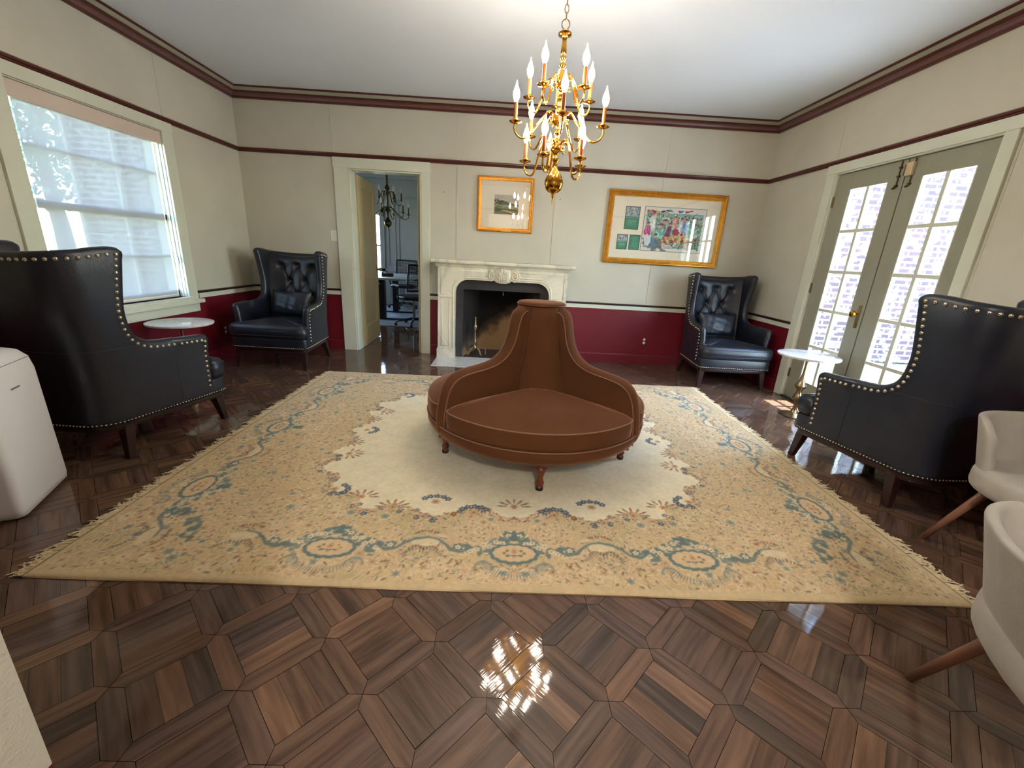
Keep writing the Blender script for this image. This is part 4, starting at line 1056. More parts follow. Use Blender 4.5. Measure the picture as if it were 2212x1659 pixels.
# ------------------------------------------------------------------ round conversation sofa
ot_ = thing('conversation_sofa', 'round brown velvet conversation sofa with a central backrest standing on the rug', 'sofa', (.225, 2.585, .0168))
RS = .683; FA = [math.radians(a) for a in (90, 214, 326)]
mb = MB(); mb.lathe([(.10, .153), (.50, .154), (.585, .158), (.635, .170), (.668, .190), (.684, .218), (.688, .246), (.682, .264), (.60, .268), (.2, .268)], 96); build('base', mb, M_velvet, ot_, smooth=True)
mb = MB(); mb.tube([(RS * cos(a) * 1.007, RS * sin(a) * 1.007, .264) for a in np.linspace(0, 2 * PI, 97)], .0036, 6, cap=False); build('piping', mb, M_piping, ot_, smooth=True)
for k in range(3):
    a0, a1 = FA[k], FA[(k + 1) % 3]
    if a1 < a0: a1 += 2 * PI
    tk = .036
    def edge_pt(a, sgn, r):   # point at distance r along the fin, offset by tk
        return (cos(a) * r - sgn * sin(a) * tk, sin(a) * r + sgn * cos(a) * tk)
    da = math.asin(tk / RS); ol = []
    for r in np.linspace(.14, .61, 14): ol.append(edge_pt(a0, 1, r))
    arc_ = []
    for q in (.25, .5, .75):
        p0, p1, p2 = edge_pt(a0, 1, .61), edge_pt(a0, 1, RS), (RS * cos(a0 + da + .12), RS * sin(a0 + da + .12)); arc_.append(tuple((1 - q) ** 2 * p0[i] + 2 * q * (1 - q) * p1[i] + q * q * p2[i] for i in (0, 1)))
    arc_ += [(RS * cos(a), RS * sin(a)) for a in np.linspace(a0 + da + .12, a1 - da - .12, 40)]
    for q in (.25, .5, .75):
        p2, p1, p0 = edge_pt(a1, -1, .61), edge_pt(a1, -1, RS), (RS * cos(a1 - da - .12), RS * sin(a1 - da - .12)); arc_.append(tuple((1 - q) ** 2 * p0[i] + 2 * q * (1 - q) * p1[i] + q * q * p2[i] for i in (0, 1)))
    ol += arc_
    for r in np.linspace(.61, .14, 14): ol.append(edge_pt(a1, -1, r))
    mid = (a0 + a1) / 2
    for q in (-.5, 0, .5): ol.append((.16 * cos(mid - q * .6), .16 * sin(mid - q * .6)))
    mb = MB()
    cxm = sum(p[0] for p in ol) / len(ol)
    def dome_(p, a0=a0, a1=a1):
        x, y, z = p
        if z < .3699: return p
        r_ = math.hypot(x, y); d_ = min(abs(-sin(a) * x + cos(a) * y) if (cos(a) * x + sin(a) * y) > 0 else 9 for a in (a0, a1)) - tk
        f_ = min(1, max(0, d_ / .13)); f_ = f_ * f_ * (3 - 2 * f_); e_ = max(0, 1 - (r_ / (RS - .012)) ** 4.2)
        return (x, y, .370 + .088 * e_ * (.45 + .55 * f_))
    cushion(mb, ol, .266, .370, r=.014, crown=.0004, na=4, rings=22, bulge=.004, fn=dome_)
    s = build('seat_cushion', mb, M_velvet, ot_, smooth=True)
    mb = MB(); mb.tube([(p[0] * .999, p[1] * .999, .366) for p in arc_], .0036, 6); build('piping', mb, M_piping, s, smooth=True)
colp = [(.225, .28), (.222, .40), (.212, .47), (.196, .55), (.182, .65), (.170, .75), (.158, .85), (.147, .92), (.10, .935)]
mb = MB(); mb.lathe(colp, 60); back = build('backrest', mb, M_velvet, ot_, smooth=True)
mb = MB()
for k in range(3):
    mid = FA[k] + math.radians(62)
    for s in (-1, 1):
        mb.tube([((r + .0012) * cos(mid + s * (.60 + .10 * (z < .6))), (r + .0005) * sin(mid + s * (.60 + .10 * (z < .6))), z) for r, z in colp[1:-1]], .0016, 5)
build('seam', mb, mat('velvet_crease', (54, 32, 20), .9), back, smooth=True)
prof = smooth_path([(.128, .925, 0), (.165, .914, 0), (.196, .885, 0), (.214, .83, 0), (.228, .765, 0), (.25, .70, 0), (.288, .648, 0), (.345, .612, 0), (.42, .594, 0), (.50, .582, 0), (.57, .565, 0), (.625, .53, 0), (.66, .475, 0), (.680, .40, 0), (.692, .32, 0), (.694, .25, 0), (.684, .215, 0), (.655, .192, 0), (.60, .186, 0)], 4)
for k in range(3):
    a = FA[k]; ca, sa = cos(a), sin(a)
    def W3(r, lat, z): return (r * ca - lat * sa, r * sa + lat * ca, z)
    mb = MB(); rings = []; n = len(prof); pip = {1: [], -1: []}
    for i, p in enumerate(prof):
        p0, p1 = prof[max(0, i - 1)], prof[min(n - 1, i + 1)]; tx, tz = p1.x - p0.x, p1.y - p0.y; l = math.hypot(tx, tz); nr, nz = -tz / l, tx / l
        if nr * 1 + nz * .5 < 0: nr, nz = -nr, -nz
        hw_ = .050 - .012 * (i / n); e = .026; f = i / (n - 1); A = (.06, .90 - .70 * f)
        row = []
        for q in np.linspace(0, 1, 6)[:-1]: row.append(W3(A[0] + (p.x - nr * e - A[0]) * q, hw_, A[1] + (p.y - nz * e - A[1]) * q))
        for an in np.linspace(PI / 2, -PI / 2, 11): row.append(W3(p.x - nr * e * (1 - cos(an)), hw_ * sin(an), p.y - nz * e * (1 - cos(an))))
        for q in np.linspace(1, 0, 6)[1:]: row.append(W3(A[0] + (p.x - nr * e - A[0]) * q, -hw_, A[1] + (p.y - nz * e - A[1]) * q))
        rings.append(row)
        for s in (1, -1): pip[s].append(W3(p.x - nr * e * .9, s * (hw_ + .0015), p.y - nz * e * .9))
    mb.grid(rings); fn_ = build('armrest', mb, M_velvet, ot_, smooth=True)
    for s in (1, -1):
        mb = MB(); mb.tube(pip[s], .0032, 6); build('piping', mb, M_piping, fn_, smooth=True)
mb = MB(); mb.lathe([(.125, .918), (.138, .923), (.145, .929), (.146, .937), (.141, .943), (.09, .947), (.02, .948)], 48); cap = build('top_pad', mb, M_velvet, ot_, smooth=True)
mb = MB(); mb.tube([((.1465) * cos(a), .1465 * sin(a), .932) for a in np.linspace(0, 2 * PI, 61)], .0035, 6, cap=False); build('piping', mb, M_turned, cap, smooth=True)
for k in range(5):
    a = math.radians(270 + 72 * k + 1); x, y = .585 * cos(a), .585 * sin(a)
    mb = MB(); T = Matrix.Translation((x, y, 0)); mb.lathe([(.016, .0), (.020, .004), (.020, .022), (.016, .028), (.021, .036), (.024, .044), (.017, .058), (.016, .075), (.022, .098), (.030, .120), (.033, .132), (.027, .140), (.034, .148), (.034, .165)], 20, T=T); lg = build('leg', mb, M_turned, ot_, auto=50)
    mb = MB(); mb.lathe([(.019, -.001), (.021, .003), (.021, .016), (.018, .019)], 16, T=T); build('caster_cup', mb, M_offblack, lg, auto=50)

# ------------------------------------------------------------------ marble pedestal tables
def side_table(label, loc, rot=0):
    t = thing('side_table', label, 'side table', loc, rot, 'marble topped pedestal tables')
    mb = MB(); mb.lathe([(.01, .528), (.215, .528), (.228, .533), (.232, .541), (.231, .549), (.224, .552), (.01, .552)], 56); build('table_top', mb, M_marble_w, t, auto=50)
    mb = MB(); mb.lathe([(.11, .0), (.112, .006), (.10, .012), (.06, .020), (.03, .034), (.018, .06), (.014, .10), (.02, .13), (.036, .15), (.040, .165), (.030, .19), (.020, .22), (.024, .24), (.042, .262), (.046, .275), (.034, .29), (.020, .33), (.013, .38), (.011, .45), (.014, .50), (.03, .519), (.05, .528)], 28); build('pedestal', mb, M_brass_red, t, auto=50)
    return t
st = side_table('round marble-topped pedestal table between the two left armchairs', (-2.66, 3.47, 0))
s2 = copy_tree(st); s2.location = (2.605, 3.445, 0); s2['label'] = 'round marble-topped pedestal table in front of the french doors'

# ------------------------------------------------------------------ white portable appliance, left foreground
t = thing('portable_air_conditioner', 'white portable air conditioner at the left edge, beside the near left wing chair', 'air conditioner', (-2.035, 1.590, 0), math.radians(114.5))
mb = MB()   # local x runs along the visible front face (depth into the room), local y = into the body
def acr(z, ins): return [(0 + ins, 0 + ins), (.405 - ins, 0 + ins), (.405 - ins, .37 - ins), (0 + ins, .37 - ins)]
def rr(x0, x1, y0, y1, r, z, n=5):
    o = []
    for cx, cy, a0 in ((x1 - r, y1 - r, 0), (x0 + r, y1 - r, PI / 2), (x0 + r, y0 + r, PI), (x1 - r, y0 + r, 3 * PI / 2)):
        for k in range(n + 1): o.append((cx + r * cos(a0 + PI / 2 * k / n), cy + r * sin(a0 + PI / 2 * k / n), z))
    return o
R_ = []
for z, i, r in ((.012, .012, .03), (.020, .003, .03), (.05, .0, .03), (.60, .004, .035), (.655, .010, .04), (.69, .028, .05), (.705, .055, .06), (.71, .10, .06)): R_.append(rr(0 + i, .405 - i, 0 + i, .37 - i, r, z))
mb.grid(R_, closev=True); n_ = len(R_[0]); mb.f.append(tuple(range(n_))); mb.m.append(0); o_ = len(mb.v) - n_; mb.f.append(tuple(range(o_, o_ + n_))); mb.m.append(0)
build('body', mb, M_plastic, t, auto=50)
mb = MB(); mb.tube([p for p in rr(.0095, .3955, .0095, .3605, .04, .655)] + [rr(.0095, .3955, .0095, .3605, .04, .655)[0]], .0014, 5); build('lid_seam', mb, M_plastic_g, t)
mb = MB(); mb.box(.165, .222, -.0006, .006, .550, .555); build('badge', mb, M_plastic_g, t)
for x in (.05, .355):
    for y in (.05, .32):
        mb = MB(); mb.tube([(x, y - .012, .012), (x, y + .012, .012)], .012, 10); build('caster', mb, M_offblack, t)

# ------------------------------------------------------------------ grey tub chairs on wooden legs (face +y locally)
def tub_chair(label, loc, rz):
    t = thing('tub_chair', label, 'chair', loc, rz, 'grey felt tub chairs')
    ol = [(0.24 * math.copysign(abs(cos(a)) ** .75, cos(a)), .245 * math.copysign(abs(sin(a)) ** .75, sin(a))) for a in np.linspace(0, 2 * PI, 41)[:-1]]
    mb = MB(); cushion(mb, [(x * 1.22, y * 1.16 + .005) for x, y in ol], .345, .455, r=.035, crown=.012, rings=5); build('seat', mb, M_grey_felt, t, smooth=True)
    mb = MB(); th = .028; cols = []
    AM = PI * .36
    for a in np.linspace(-AM, AM, 45):     # a=0 at the back
        u = abs(a) / AM; top = .655 - .07 * max(0, (u - .80) / .20) ** 2; bot = .425
        dx, dy = sin(a), -cos(a); col = []
        def P(d, z):
            h = (z - bot) / .23; R = .272 + .04 * h - d; k = 1 / (abs(dx) ** 3 + abs(dy) ** 3) ** (1 / 3.)
            return (dx * R * k * 1.0, dy * R * k * .98 - .03 * max(0, h) * (1 - u), z)
        for z in np.linspace(bot, top, 7): col.append(P(0, z))
        for q in range(1, 6): an = PI * q / 6; col.append(P(th / 2 * (1 - cos(an)), top + th * .45 * sin(an)))
        for z in np.linspace(top, bot, 7): col.append(P(th, z))
        cols.append(col)
    mb.grid(cols, closev=True)
    for c_ in (0, len(cols) - 1):
        o = c_ * len(cols[0]); mb.f.append(tuple(range(o, o + len(cols[0])))); mb.m.append(0)
    build('backrest', mb, M_grey_felt, t, smooth=True)
    for sx in (-1, 1):
        for sy in (-1, 1):
            mb = MB(); mb.tube([(sx * .15, sy * .15, .39), (sx * .265, sy * .265, .0)], [.019, .0125], 12); build('leg', mb, M_beech, t, smooth=True)
    return t
tc = tub_chair('grey felt tub chair at the right edge, behind the nearer grey chair', (2.345, 1.435, 0), math.radians(174))
c2 = copy_tree(tc); c2.location = (1.445, .625, 0); c2.rotation_euler.z = math.radians(240); c2['label'] = 'nearest grey tub chair, lower right corner, seen from behind'

# ------------------------------------------------------------------ conference room furniture
t = thing('conference_table', 'long grey-topped conference table in the room beyond the doorway', 'table', (-2.15, 7.95, 0))
mb = MB(); ol = [(.55 * math.copysign(abs(cos(a)) ** .35, cos(a)), .78 * math.copysign(abs(sin(a)) ** .35, sin(a))) for a in np.linspace(0, 2 * PI, 49)[:-1]]; cushion(mb, ol, .71, .745, r=.008, crown=0, na=3, rings=2); build('table_top', mb, mat('grey_laminate', (176, 178, 182), .3), t, auto=50)
for y in (-.45, .45):
    mb = MB(); mb.box(-.05, .05, y - .05, y + .05, 0.03, .71); mb.box(-.35, .35, y - .04, y + .04, 0.012, .04); build('leg', mb, M_offblack, t, bevel=.005)
def office_chair(label, loc, rz):
    t = thing('office_chair', label, 'chair', loc, rz, 'black mesh office chairs')
    mb = MB(); ol = [(.245 * math.copysign(abs(cos(a)) ** .6, cos(a)), .24 * math.copysign(abs(sin(a)) ** .6, sin(a))) for a in np.linspace(0, 2 * PI, 33)[:-1]]; cushion(mb, ol, .43, .49, r=.025, crown=.01, rings=4); build('seat', mb, M_offblack, t, smooth=True)
    def bp(u, v): return (u * (.225 - .015 * abs(v - .5)), -.24 - .05 * v - .03 * (1 - u * u) * 1.0 + .03, .58 + .40 * v)
    mb = MB(); fr = [bp(u, 1) for u in np.linspace(-1, 1, 9)] + [bp(1, v) for v in np.linspace(1, 0, 7)][1:] + [bp(u, 0) for u in np.linspace(1, -1, 9)][1:] + [bp(-1, v) for v in np.linspace(0, 1, 7)][1:]
    mb.tube(fr, .014, 8, cap=False); b = build('back_frame', mb, M_offblack, t, smooth=True)
    mb = MB()
    for v in np.linspace(.04, .96, 16): mb.tube([bp(u, v) for u in np.linspace(-1, 1, 9)], .0045, 4)
    for u in np.linspace(-.9, .9, 13): mb.tube([bp(u, v) for v in np.linspace(0, 1, 7)], .003, 4)
    build('mesh', mb, M_offblack, b)
    mb = MB(); mb.tube(smooth_path([(0, -.02, .42), (0, -.24, .44), (0, -.29, .55), (0, -.28, .72)], 5), .018, 8); build('spine', mb, M_offblack, t, smooth=True)
    for s in (-1, 1):
        mb = MB(); mb.tube(smooth_path([(s * .24, -.02, .44), (s * .29, -.02, .48), (s * .30, -.02, .64)], 4), .012, 8); mb.box(min(s * .27, s * .33), max(s * .27, s * .33), -.13, .12, .64, .665); build('armrest', mb, M_offblack, t, bevel=.004)
    mb = MB(); mb.tube([(0, 0, .09), (0, 0, .43)], .022, 12); build('gas_lift', mb, M_steel, t)
    base = MB()
    for k in range(5):
        a = 2 * PI * k / 5 + .3; base.tube([(0, 0, .105), (.16 * cos(a), .16 * sin(a), .095), (.30 * cos(a), .30 * sin(a), .065)], [.024, .018, .012], 8)
    bs = build('star_base', base, M_offblack, t, smooth=True)
    for k in range(5):
        a = 2 * PI * k / 5 + .3; mb = MB(); c_ = Vector((.30 * cos(a), .30 * sin(a), .027)); d_ = Vector((-sin(a), cos(a), 0)); mb.tube([c_ - d_ * .018, c_ + d_ * .018], .026, 12); build('caster', mb, M_offblack, bs)
    return t
oc0 = office_chair('black mesh office chair in front of the conference table, nearest the doorway right side', (-1.50, 7.02, .012), math.radians(40))
for lb, lc, rz in (('black mesh office chair partly hidden by the open door', (-2.36, 6.86, .012), math.radians(-10)), ('black mesh office chair at the far side of the conference table', (-2.16, 9.10, .012), math.radians(176))):
    c_ = copy_tree(oc0); c_.location = lc; c_.rotation_euler.z = rz; c_['label'] = lb
t = thing('desk_phone', 'dark conference phone lying on the conference table', 'phone', (-2.12, 7.72, .746), .4)
mb = MB(); mb.prism([(-.09, 0), (.09, 0), (.09, .02), (-.09, .055)], 0, -.10, .10); build('body', mb, M_offblack, t, bevel=.004)
mb = MB(); mb.tube([(-.085, -.08, .062), (-.085, .08, .062)], .014, 8); build('handset', mb, M_offblack, t)
mb = MB(); mb.box(-1.35, 1.25, -1.25, 1.28, 0, .011)
M_crug = mat('pale_grey_rug', (150, 146, 144), .95, var=.30, vscale=3, bump=.3, bscale=200)
tag(build('far_rug', mb, M_crug, loc=(-2.15, 8.12, .001)), 'pale grey patterned rug under the conference table', 'rug')

# ------------------------------------------------------------------ the rug
def paint_rug():
    W_, H_ = 3.64, 2.82; px = .0045; q = Canvas(W_ / 2, H_ / 2, px, (219, 189, 144)); r = random.Random(21)
    X, Y = np.meshgrid((np.arange(q.nx) + .5) * px, (np.arange(q.ny) + .5) * px)
    mx, my, cr = .74, .49, .55
    dx = np.maximum(0, mx + cr - X); dy = np.maximum(0, my + cr - Y)
    sd = cr - np.sqrt(dx ** 2 + dy ** 2)      # >0 inside the open field
    sd = np.where((dx == 0) & (dy == 0), cr, sd)
    th = np.arctan2(dy, dx + 1e-6); per = np.where(dx <= 0, X / .39, np.where(dy <= 0, Y / .39, 3 + th * 2.2))
    sd = sd + .050 * np.cos(2 * PI * (per - q.w / .39) ) * np.exp(-np.abs(sd) / .25)
    nz = np.random.RandomState(4)
    def noise(f):
        a = nz.rand(int(q.h * f) + 3, int(q.w * f) + 3); yy = Y * f; xx = X * f; i, j = yy.astype(int), xx.astype(int); u, v = yy - i, xx - j
        u = u * u * (3 - 2 * u); v = v * v * (3 - 2 * v)
        return a[i, j] * (1 - u) * (1 - v) + a[i + 1, j] * u * (1 - v) + a[i, j + 1] * (1 - u) * v + a[i + 1, j + 1] * u * v
    n1, n2, n3 = noise(5), noise(18), noise(70)
    field = np.clip(sd / .012, 0, 1)[..., None]; A = q.a
    gold = np.array(lin((206, 186, 138))); A[:] = A * (1 - .55 * np.clip(1 - np.abs(sd + .10) / .14, 0, 1)[..., None]) + gold * .55 * np.clip(1 - np.abs(sd + .10) / .14, 0, 1)[..., None]
    olive = np.array(lin((168, 160, 118))); m = (np.clip((n1 - .5) * 3, 0, 1) * .30 * (sd < 0))[..., None]; A[:] = A * (1 - m) + olive * m
    pink = np.array(lin((206, 168, 140))); m = (np.clip((n2 - .55) * 3, 0, 1) * .35 * (sd < 0))[..., None]; A[:] = A * (1 - m) + pink * m
    # light tracery lines through the border, from contour lines of smooth noise
    nA = noise(9) + .5 * noise(20)
    m = (np.clip(1 - np.abs((nA * 7) % 1 - .5) / .16, 0, 1) * (sd < -.01) * .8)[..., None]; A[:] = A * (1 - m) + np.array(lin((232, 212, 174))) * m
    nB = noise(11) + .6 * noise(25)
    m = (np.clip(1 - np.abs((nB * 6) % 1 - .5) / .09, 0, 1) * (sd < -.01) * .5)[..., None]; A[:] = A * (1 - m) + np.array(lin((140, 112, 78))) * m
    A[:] = A * (1 - field) + np.array(lin((242, 228, 194))) * field
    BL, BL2, RU, OL, BR, CRM, NV = (110, 128, 124), (136, 146, 134), (152, 84, 56), (134, 126, 84), (104, 76, 54), (234, 216, 180), (74, 98, 120)
    def sdv(x, y):
        i, j = min(q.ny - 1, max(0, int(y / px))), min(q.nx - 1, max(0, int(x / px))); return sd[i, j]
    def leaf(x, y, l, w, a, c, al=.9):
        q.ell(x, y, l * 1.35, w * 1.7, a, CRM, .5); q.ell(x, y, l, w, a, c, al)
    for k in range(2100):
        x, y = r.random() * q.w, r.random() * q.h; d = sdv(x, y)
        if d > -.01 or min(x, y) < .035: continue
        leaf(x, y, r.uniform(.006, .016), r.uniform(.0035, .006), r.random() * PI, r.choice([RU, OL, BR, BR, OL, (160, 120, 82), (146, 112, 76), (136, 104, 72)]), .75)
    for k in range(420):
        x, y = r.random() * q.w, r.random() * q.h; d = sdv(x, y)
        if d > -.02 or min(x, y) < .05: continue
        s = r.uniform(.014, .024); q.flower(x, y, s * 1.25, CRM, CRM, 6, 0, .6); q.flower(x, y, s, r.choice([(222, 196, 158), (196, 158, 120), BL2, (206, 176, 138)]), r.choice([RU, BR, OL]), 6, r.random(), .8)
    def frame(side):
        return (lambda s, t: (s, t)) if side == 0 else (lambda s, t: (t, s))
    for side, Ls in ((0, q.w), (1, q.h)):
        F_ = frame(side); flip = 0 if side == 0 else 1
        def E_(s, t, rs, rt, a, c, al=1.):
            x, y = F_(s, t); q.ell(x, y, rs, rt, a if not flip else PI / 2 - a, c, al)
        def St(pts, w, c, al=1.): q.stroke([F_(*p) for p in pts], w, c, al)
        k = 0; c0 = Ls
        while c0 > .30:
            # blue cloud with cream blossoms around a cartouche
            for j in range(46):
                u = r.uniform(-1, 1); E_(c0 + u * .21, .245 + .075 * math.exp(-(u * 2.2) ** 2) + r.uniform(-.03, .03) - .03 * abs(u), r.uniform(.014, .03), r.uniform(.008, .016), r.random() * 3, r.choice([BL, BL2, BL]), .9)
            for u in np.linspace(-1, 1, 15):
                x, y = F_(c0 + u * .19, .245 + .07 * math.exp(-(u * 2) ** 2) - .02 * abs(u) + r.uniform(-.022, .022)); q.flower(x, y, .015, CRM, RU if r.random() < .5 else OL, 5, r.random())
            for j in range(34): E_(c0 + r.uniform(-.2, .2), r.uniform(.22, .32), r.uniform(.004, .010), .0035, r.random() * 3, CRM if r.random() < .7 else (196, 166, 120), .8)
            E_(c0, .335, .014, .026, 0, BL); E_(c0, .31, .03, .012, 0, BL)
            for b in np.linspace(0, 2 * PI, 15)[:-1]: E_(c0 + .088 * cos(b), .205 + .05 * sin(b), .024, .018, 0, BL)
            for b in np.linspace(0, 2 * PI, 15)[:-1]: E_(c0 + .072 * cos(b), .207 + .036 * sin(b), .022, .016, 0, (224, 194, 154))
            E_(c0, .207, .075, .036, 0, (224, 194, 154))
            for b in np.linspace(0, 2 * PI, 9)[:-1]:
                x, y = F_(c0 + .045 * cos(b), .207 + .022 * sin(b)); q.flower(x, y, .008, OL if int(b * 3) % 2 else (196, 160, 110), BR, 5, b)
            for b in (-.022, -.008, .008, .022): E_(c0 + b, .192, .005, .004, 0, NV)
            x, y = F_(c0, .216); q.flower(x, y, .016, (206, 164, 120), RU, 6, .2)
            for u in np.linspace(-1.45, 1.45, 31):   # comb-like swag towards the edge
                p0 = (c0 + .125 * sin(u), .170 - .082 * cos(u)); p1 = (c0 + .146 * sin(u), .166 - .104 * cos(u)); St([p0, p1], .0050, BL if int(u * 20) % 3 else NV, .8)
            for u in (-.05, 0, .05):
                x, y = F_(c0 + u, .125 - abs(u) * .3); q.flower(x, y, .010, CRM, RU, 5, u)
            for s in (-1, 1):
                St([(c0 + s * (.13 + .035 * sin(b)), .115 + .035 * cos(b)) for b in np.linspace(-1.8, 1.6, 10)], .009, BL2, .8)
                St([(c0 + s * .19, .235), (c0 + s * .23, .205), (c0 + s * .27, .215), (c0 + s * .30, .25), (c0 + s * .34, .28), (c0 + s * .39, .293)], .017, BL, .85)
                x, y = F_(c0 + s * .245, .235); q.flower(x, y, .026, BL, CRM, 6, .3); q.flower(x, y, .014, CRM, RU, 5, .3)
                for b in np.linspace(0, .12, 6): E_(c0 + s * (.33 + b * .5), .215 + .02 * sin(b * 26), .004, .009, .3, BR, .8)
                for j in range(6): E_(c0 + s * r.uniform(.2, .38), r.uniform(.09, .17), r.uniform(.008, .013), .005, r.random() * 3, r.choice([BL, RU, OL]), .85)
            # arch between the cartouches
            c1 = c0 - .39
            if c1 > .2:
                E_(c1, .262, .06, .026, 0, CRM, .7)
                for b in np.linspace(-1.2, 1.2, 9): E_(c1 + .05 * sin(b), .315 + .022 * cos(b), .004, .009, -b, RU, .8)
                for b in np.linspace(-1.3, 1.3, 15): E_(c1 + .085 * sin(b), .165 + .055 * cos(b), .004, .010, -b, (130, 112, 104), .85)
            c0 -= .78
    # corner spray
    for k in range(40):
        a = r.uniform(0, PI / 2); d = r.uniform(.30, .38); q.ell(.22 + d * cos(a) * .6, .22 + d * sin(a) * .6, .018, .009, r.random() * 3, BL, .85)
    # bouquets along the edge of the open field
    cnt = 0
    for i in range(9000):
        x, y = r.random() * q.w, r.random() * q.h; d = sdv(x, y)
        if -.045 < d < .012:
            if r.random() < .55: leaf(x, y, r.uniform(.009, .015), r.uniform(.004, .006), r.random() * PI, r.choice([RU, OL, BR, (178, 112, 76)]), .9); cnt += 1
            elif r.random() < .2: q.flower(x, y, r.uniform(.014, .019), NV if r.random() < .8 else RU, (206, 180, 120), 5, r.random())
        if cnt > 900: break
    for k, (bx, by) in enumerate(((q.w, my + .06), (q.w - .40, my + .08), (q.w - .78, my + .10), (mx + .06, q.h), (mx + .07, q.h - .36), (mx + .14, my + .16), (mx + .02, q.h - .2), (q.w - .2, my + .0), (q.w - .6, my + .02))):
        side_ = by < my + .12 and bx > mx + .2
        for j in range(7):
            a = .05 + (PI - .1) * j / 6 if side_ else -PI / 2 + .05 + (PI - .1) * j / 6
            X_, Y_ = bx + .07 * cos(a), by + .05 * sin(a)
            if k % 2:
                if 0 < j < 6: q.flower(X_, Y_, .019, NV, (210, 184, 124), 5, r.random())
            else: leaf(X_, Y_, .019, .0062, a, RU if j % 2 else OL); leaf(X_ - .022 * cos(a), Y_ - .016 * sin(a), .009, .005, a, (184, 120, 84))
        q.flower(bx, by, .022, (206, 164, 120), RU, 6, .2)
    edge = np.minimum(X, Y); m = np.clip((.034 - edge) / .004, 0, 1)[..., None] * .8; A[:] = A * (1 - m) + np.array(lin((212, 188, 148))) * m
    A *= (.90 + .12 * n3 + .09 * n2)[..., None]; A[:] = np.clip(A, 0, 1)
    full = np.concatenate([A, A[:, ::-1]], 1); full = np.concatenate([full, full[::-1]], 0)
    q.a = full; q.nx, q.ny = full.shape[1], full.shape[0]; return q
NLc, NRc, FLc, FRc = (-1.715, 1.272), (1.895, 1.287), (-1.705, 4.085), (1.975, 4.150)
def rug_xy(U, V):
    x = (NLc[0] * (1 - U) + NRc[0] * U) * (1 - V) + (FLc[0] * (1 - U) + FRc[0] * U) * V
    y = (NLc[1] * (1 - U) + NRc[1] * U) * (1 - V) + (FLc[1] * (1 - U) + FRc[1] * U) * V
    return x, y
cvr = paint_rug()
rug = thing('area_rug', 'large cream floral rug with blue scrollwork under the round sofa', 'rug', (0, 0, 0))
M_rug = attr_mat('wool_rug', 'col', .95, bump=.55, bscale=420, sheen=.15, spec=.1)
def rugP(U, V):
    x, y = rug_xy(U, V); ed = np.minimum(np.minimum(U, 1 - U) * 3.64, np.minimum(V, 1 - V) * 2.82)
    z = .013 - .011 * np.exp(-ed / .006) + .0007 * np.sin(x * 31 + y * 7) * np.sin(y * 27) + .0006 * np.random.RandomState(1).rand(*x.shape)
    return x, y + .003 * np.sin(x * 5.3) * (V < .01), z
canvas_mesh('pile', cvr, rugP, M_rug, rug)
mb = MB()
per = [rug_xy(u, 0.) for u in np.linspace(0, 1, 40)] + [rug_xy(1., v) for v in np.linspace(0, 1, 20)][1:] + [rug_xy(u, 1.) for u in np.linspace(1, 0, 40)][1:] + [rug_xy(0., v) for v in np.linspace(1, 0, 20)][1:]
mb.grid([[(x, y, .0005) for x, y in per], [(x, y, .006) for x, y in per]])
build('bound_edge', mb, mat('rug_binding', (150, 128, 98), .9), rug)
M_fringe = mat('cotton_fringe', (222, 202, 164), .9, var=.12, vscale=30)
for sgn, u0 in ((-1, 0.), (1, 1.)):
    mb = MB(); rf = random.Random(9 + sgn)
    v = .002
    while v < .998:
        x, y = rug_xy(u0, v); droop = rf.gauss(0, .35); ln = rf.uniform(.045, .085)
        for j in range(4):
            a = droop + rf.gauss(0, .35); l = ln * rf.uniform(.6, 1.1); yy = y + (j - 1.5) * .004; z0 = .009
            pts = [(x - sgn * .004, yy, z0)]
            for f in (.3, .6, .85, 1.): pts.append((x + sgn * l * f * cos(a * f), yy + l * f * sin(a * f) + .006 * f * sin(f * 8 + j * 2 + v * 900), .0030 + .006 * (1 - f) ** 1.5 + .003 * rf.random()))
            mb.tube(pts, [.0032, .0034, .0030, .0028, .0016], 4, cap=False)
        v += rf.uniform(.0052, .0078)
    f = build('fringe', mb, M_fringe, rug, smooth=True); f['kind'] = 'stuff'

# ------------------------------------------------------------------ outdoors
M_conc = mat('sunlit_terrace', (206, 206, 204), .9, var=.05, vscale=2)
M_grass = mat('lawn', (120, 128, 84), .95, var=.2, vscale=5)
mb = MB(); mb.box(XR + .16, 18, -8, 4.7, -.25, -.10); o = struct('ground_terrace', mb, M_conc)
mb = MB(); mb.box(XR + .16, 18, 4.7, 12, -.28, -.14); o = struct('ground_low_bounce', mb, mat('dark_low_bounce_ground', (74, 66, 52), .95, var=.3, vscale=6))  # dark ground added to cut light bounced onto the brick wall
mb = MB(); mb.box(-20, XL - .16, -8, 16, -.35, -.25); o = struct('ground_lawn', mb, M_grass)
mb = MB(); mb.box(4.75, 14, 6.60, 6.9, -.12, 5.6)
tag(build('brick_wing', mb, M_brick), 'whitewashed brick wall of the house wing outside the french doors', 'building')
t = thing('sided_bay', 'white boarded bay with a shuttered window outside the far french door', 'building', (3.05, 6.3, -.1))
mb = MB(); mb.box(0, 1.70, 0, .30, 0, 5.4)
for k in range(44): mb.box(0, 1.70, -.012, 0, k * .12, k * .12 + .105)
build('boarding', mb, M_white, t)
mb = MB(); mb.box(.95, 1.05, -.05, 0, .4, 2.7); mb.box(1.50, 1.60, -.05, 0, .4, 2.7); mb.box(.9, 1.65, -.06, 0, 2.7, 2.84); mb.box(.9, 1.65, -.07, 0, .34, .42); mb.box(1.25, 1.29, -.04, 0, .42, 2.7); mb.box(1.05, 1.5, -.04, 0, 1.5, 1.55)
build('window_frame', mb, M_conf, t)
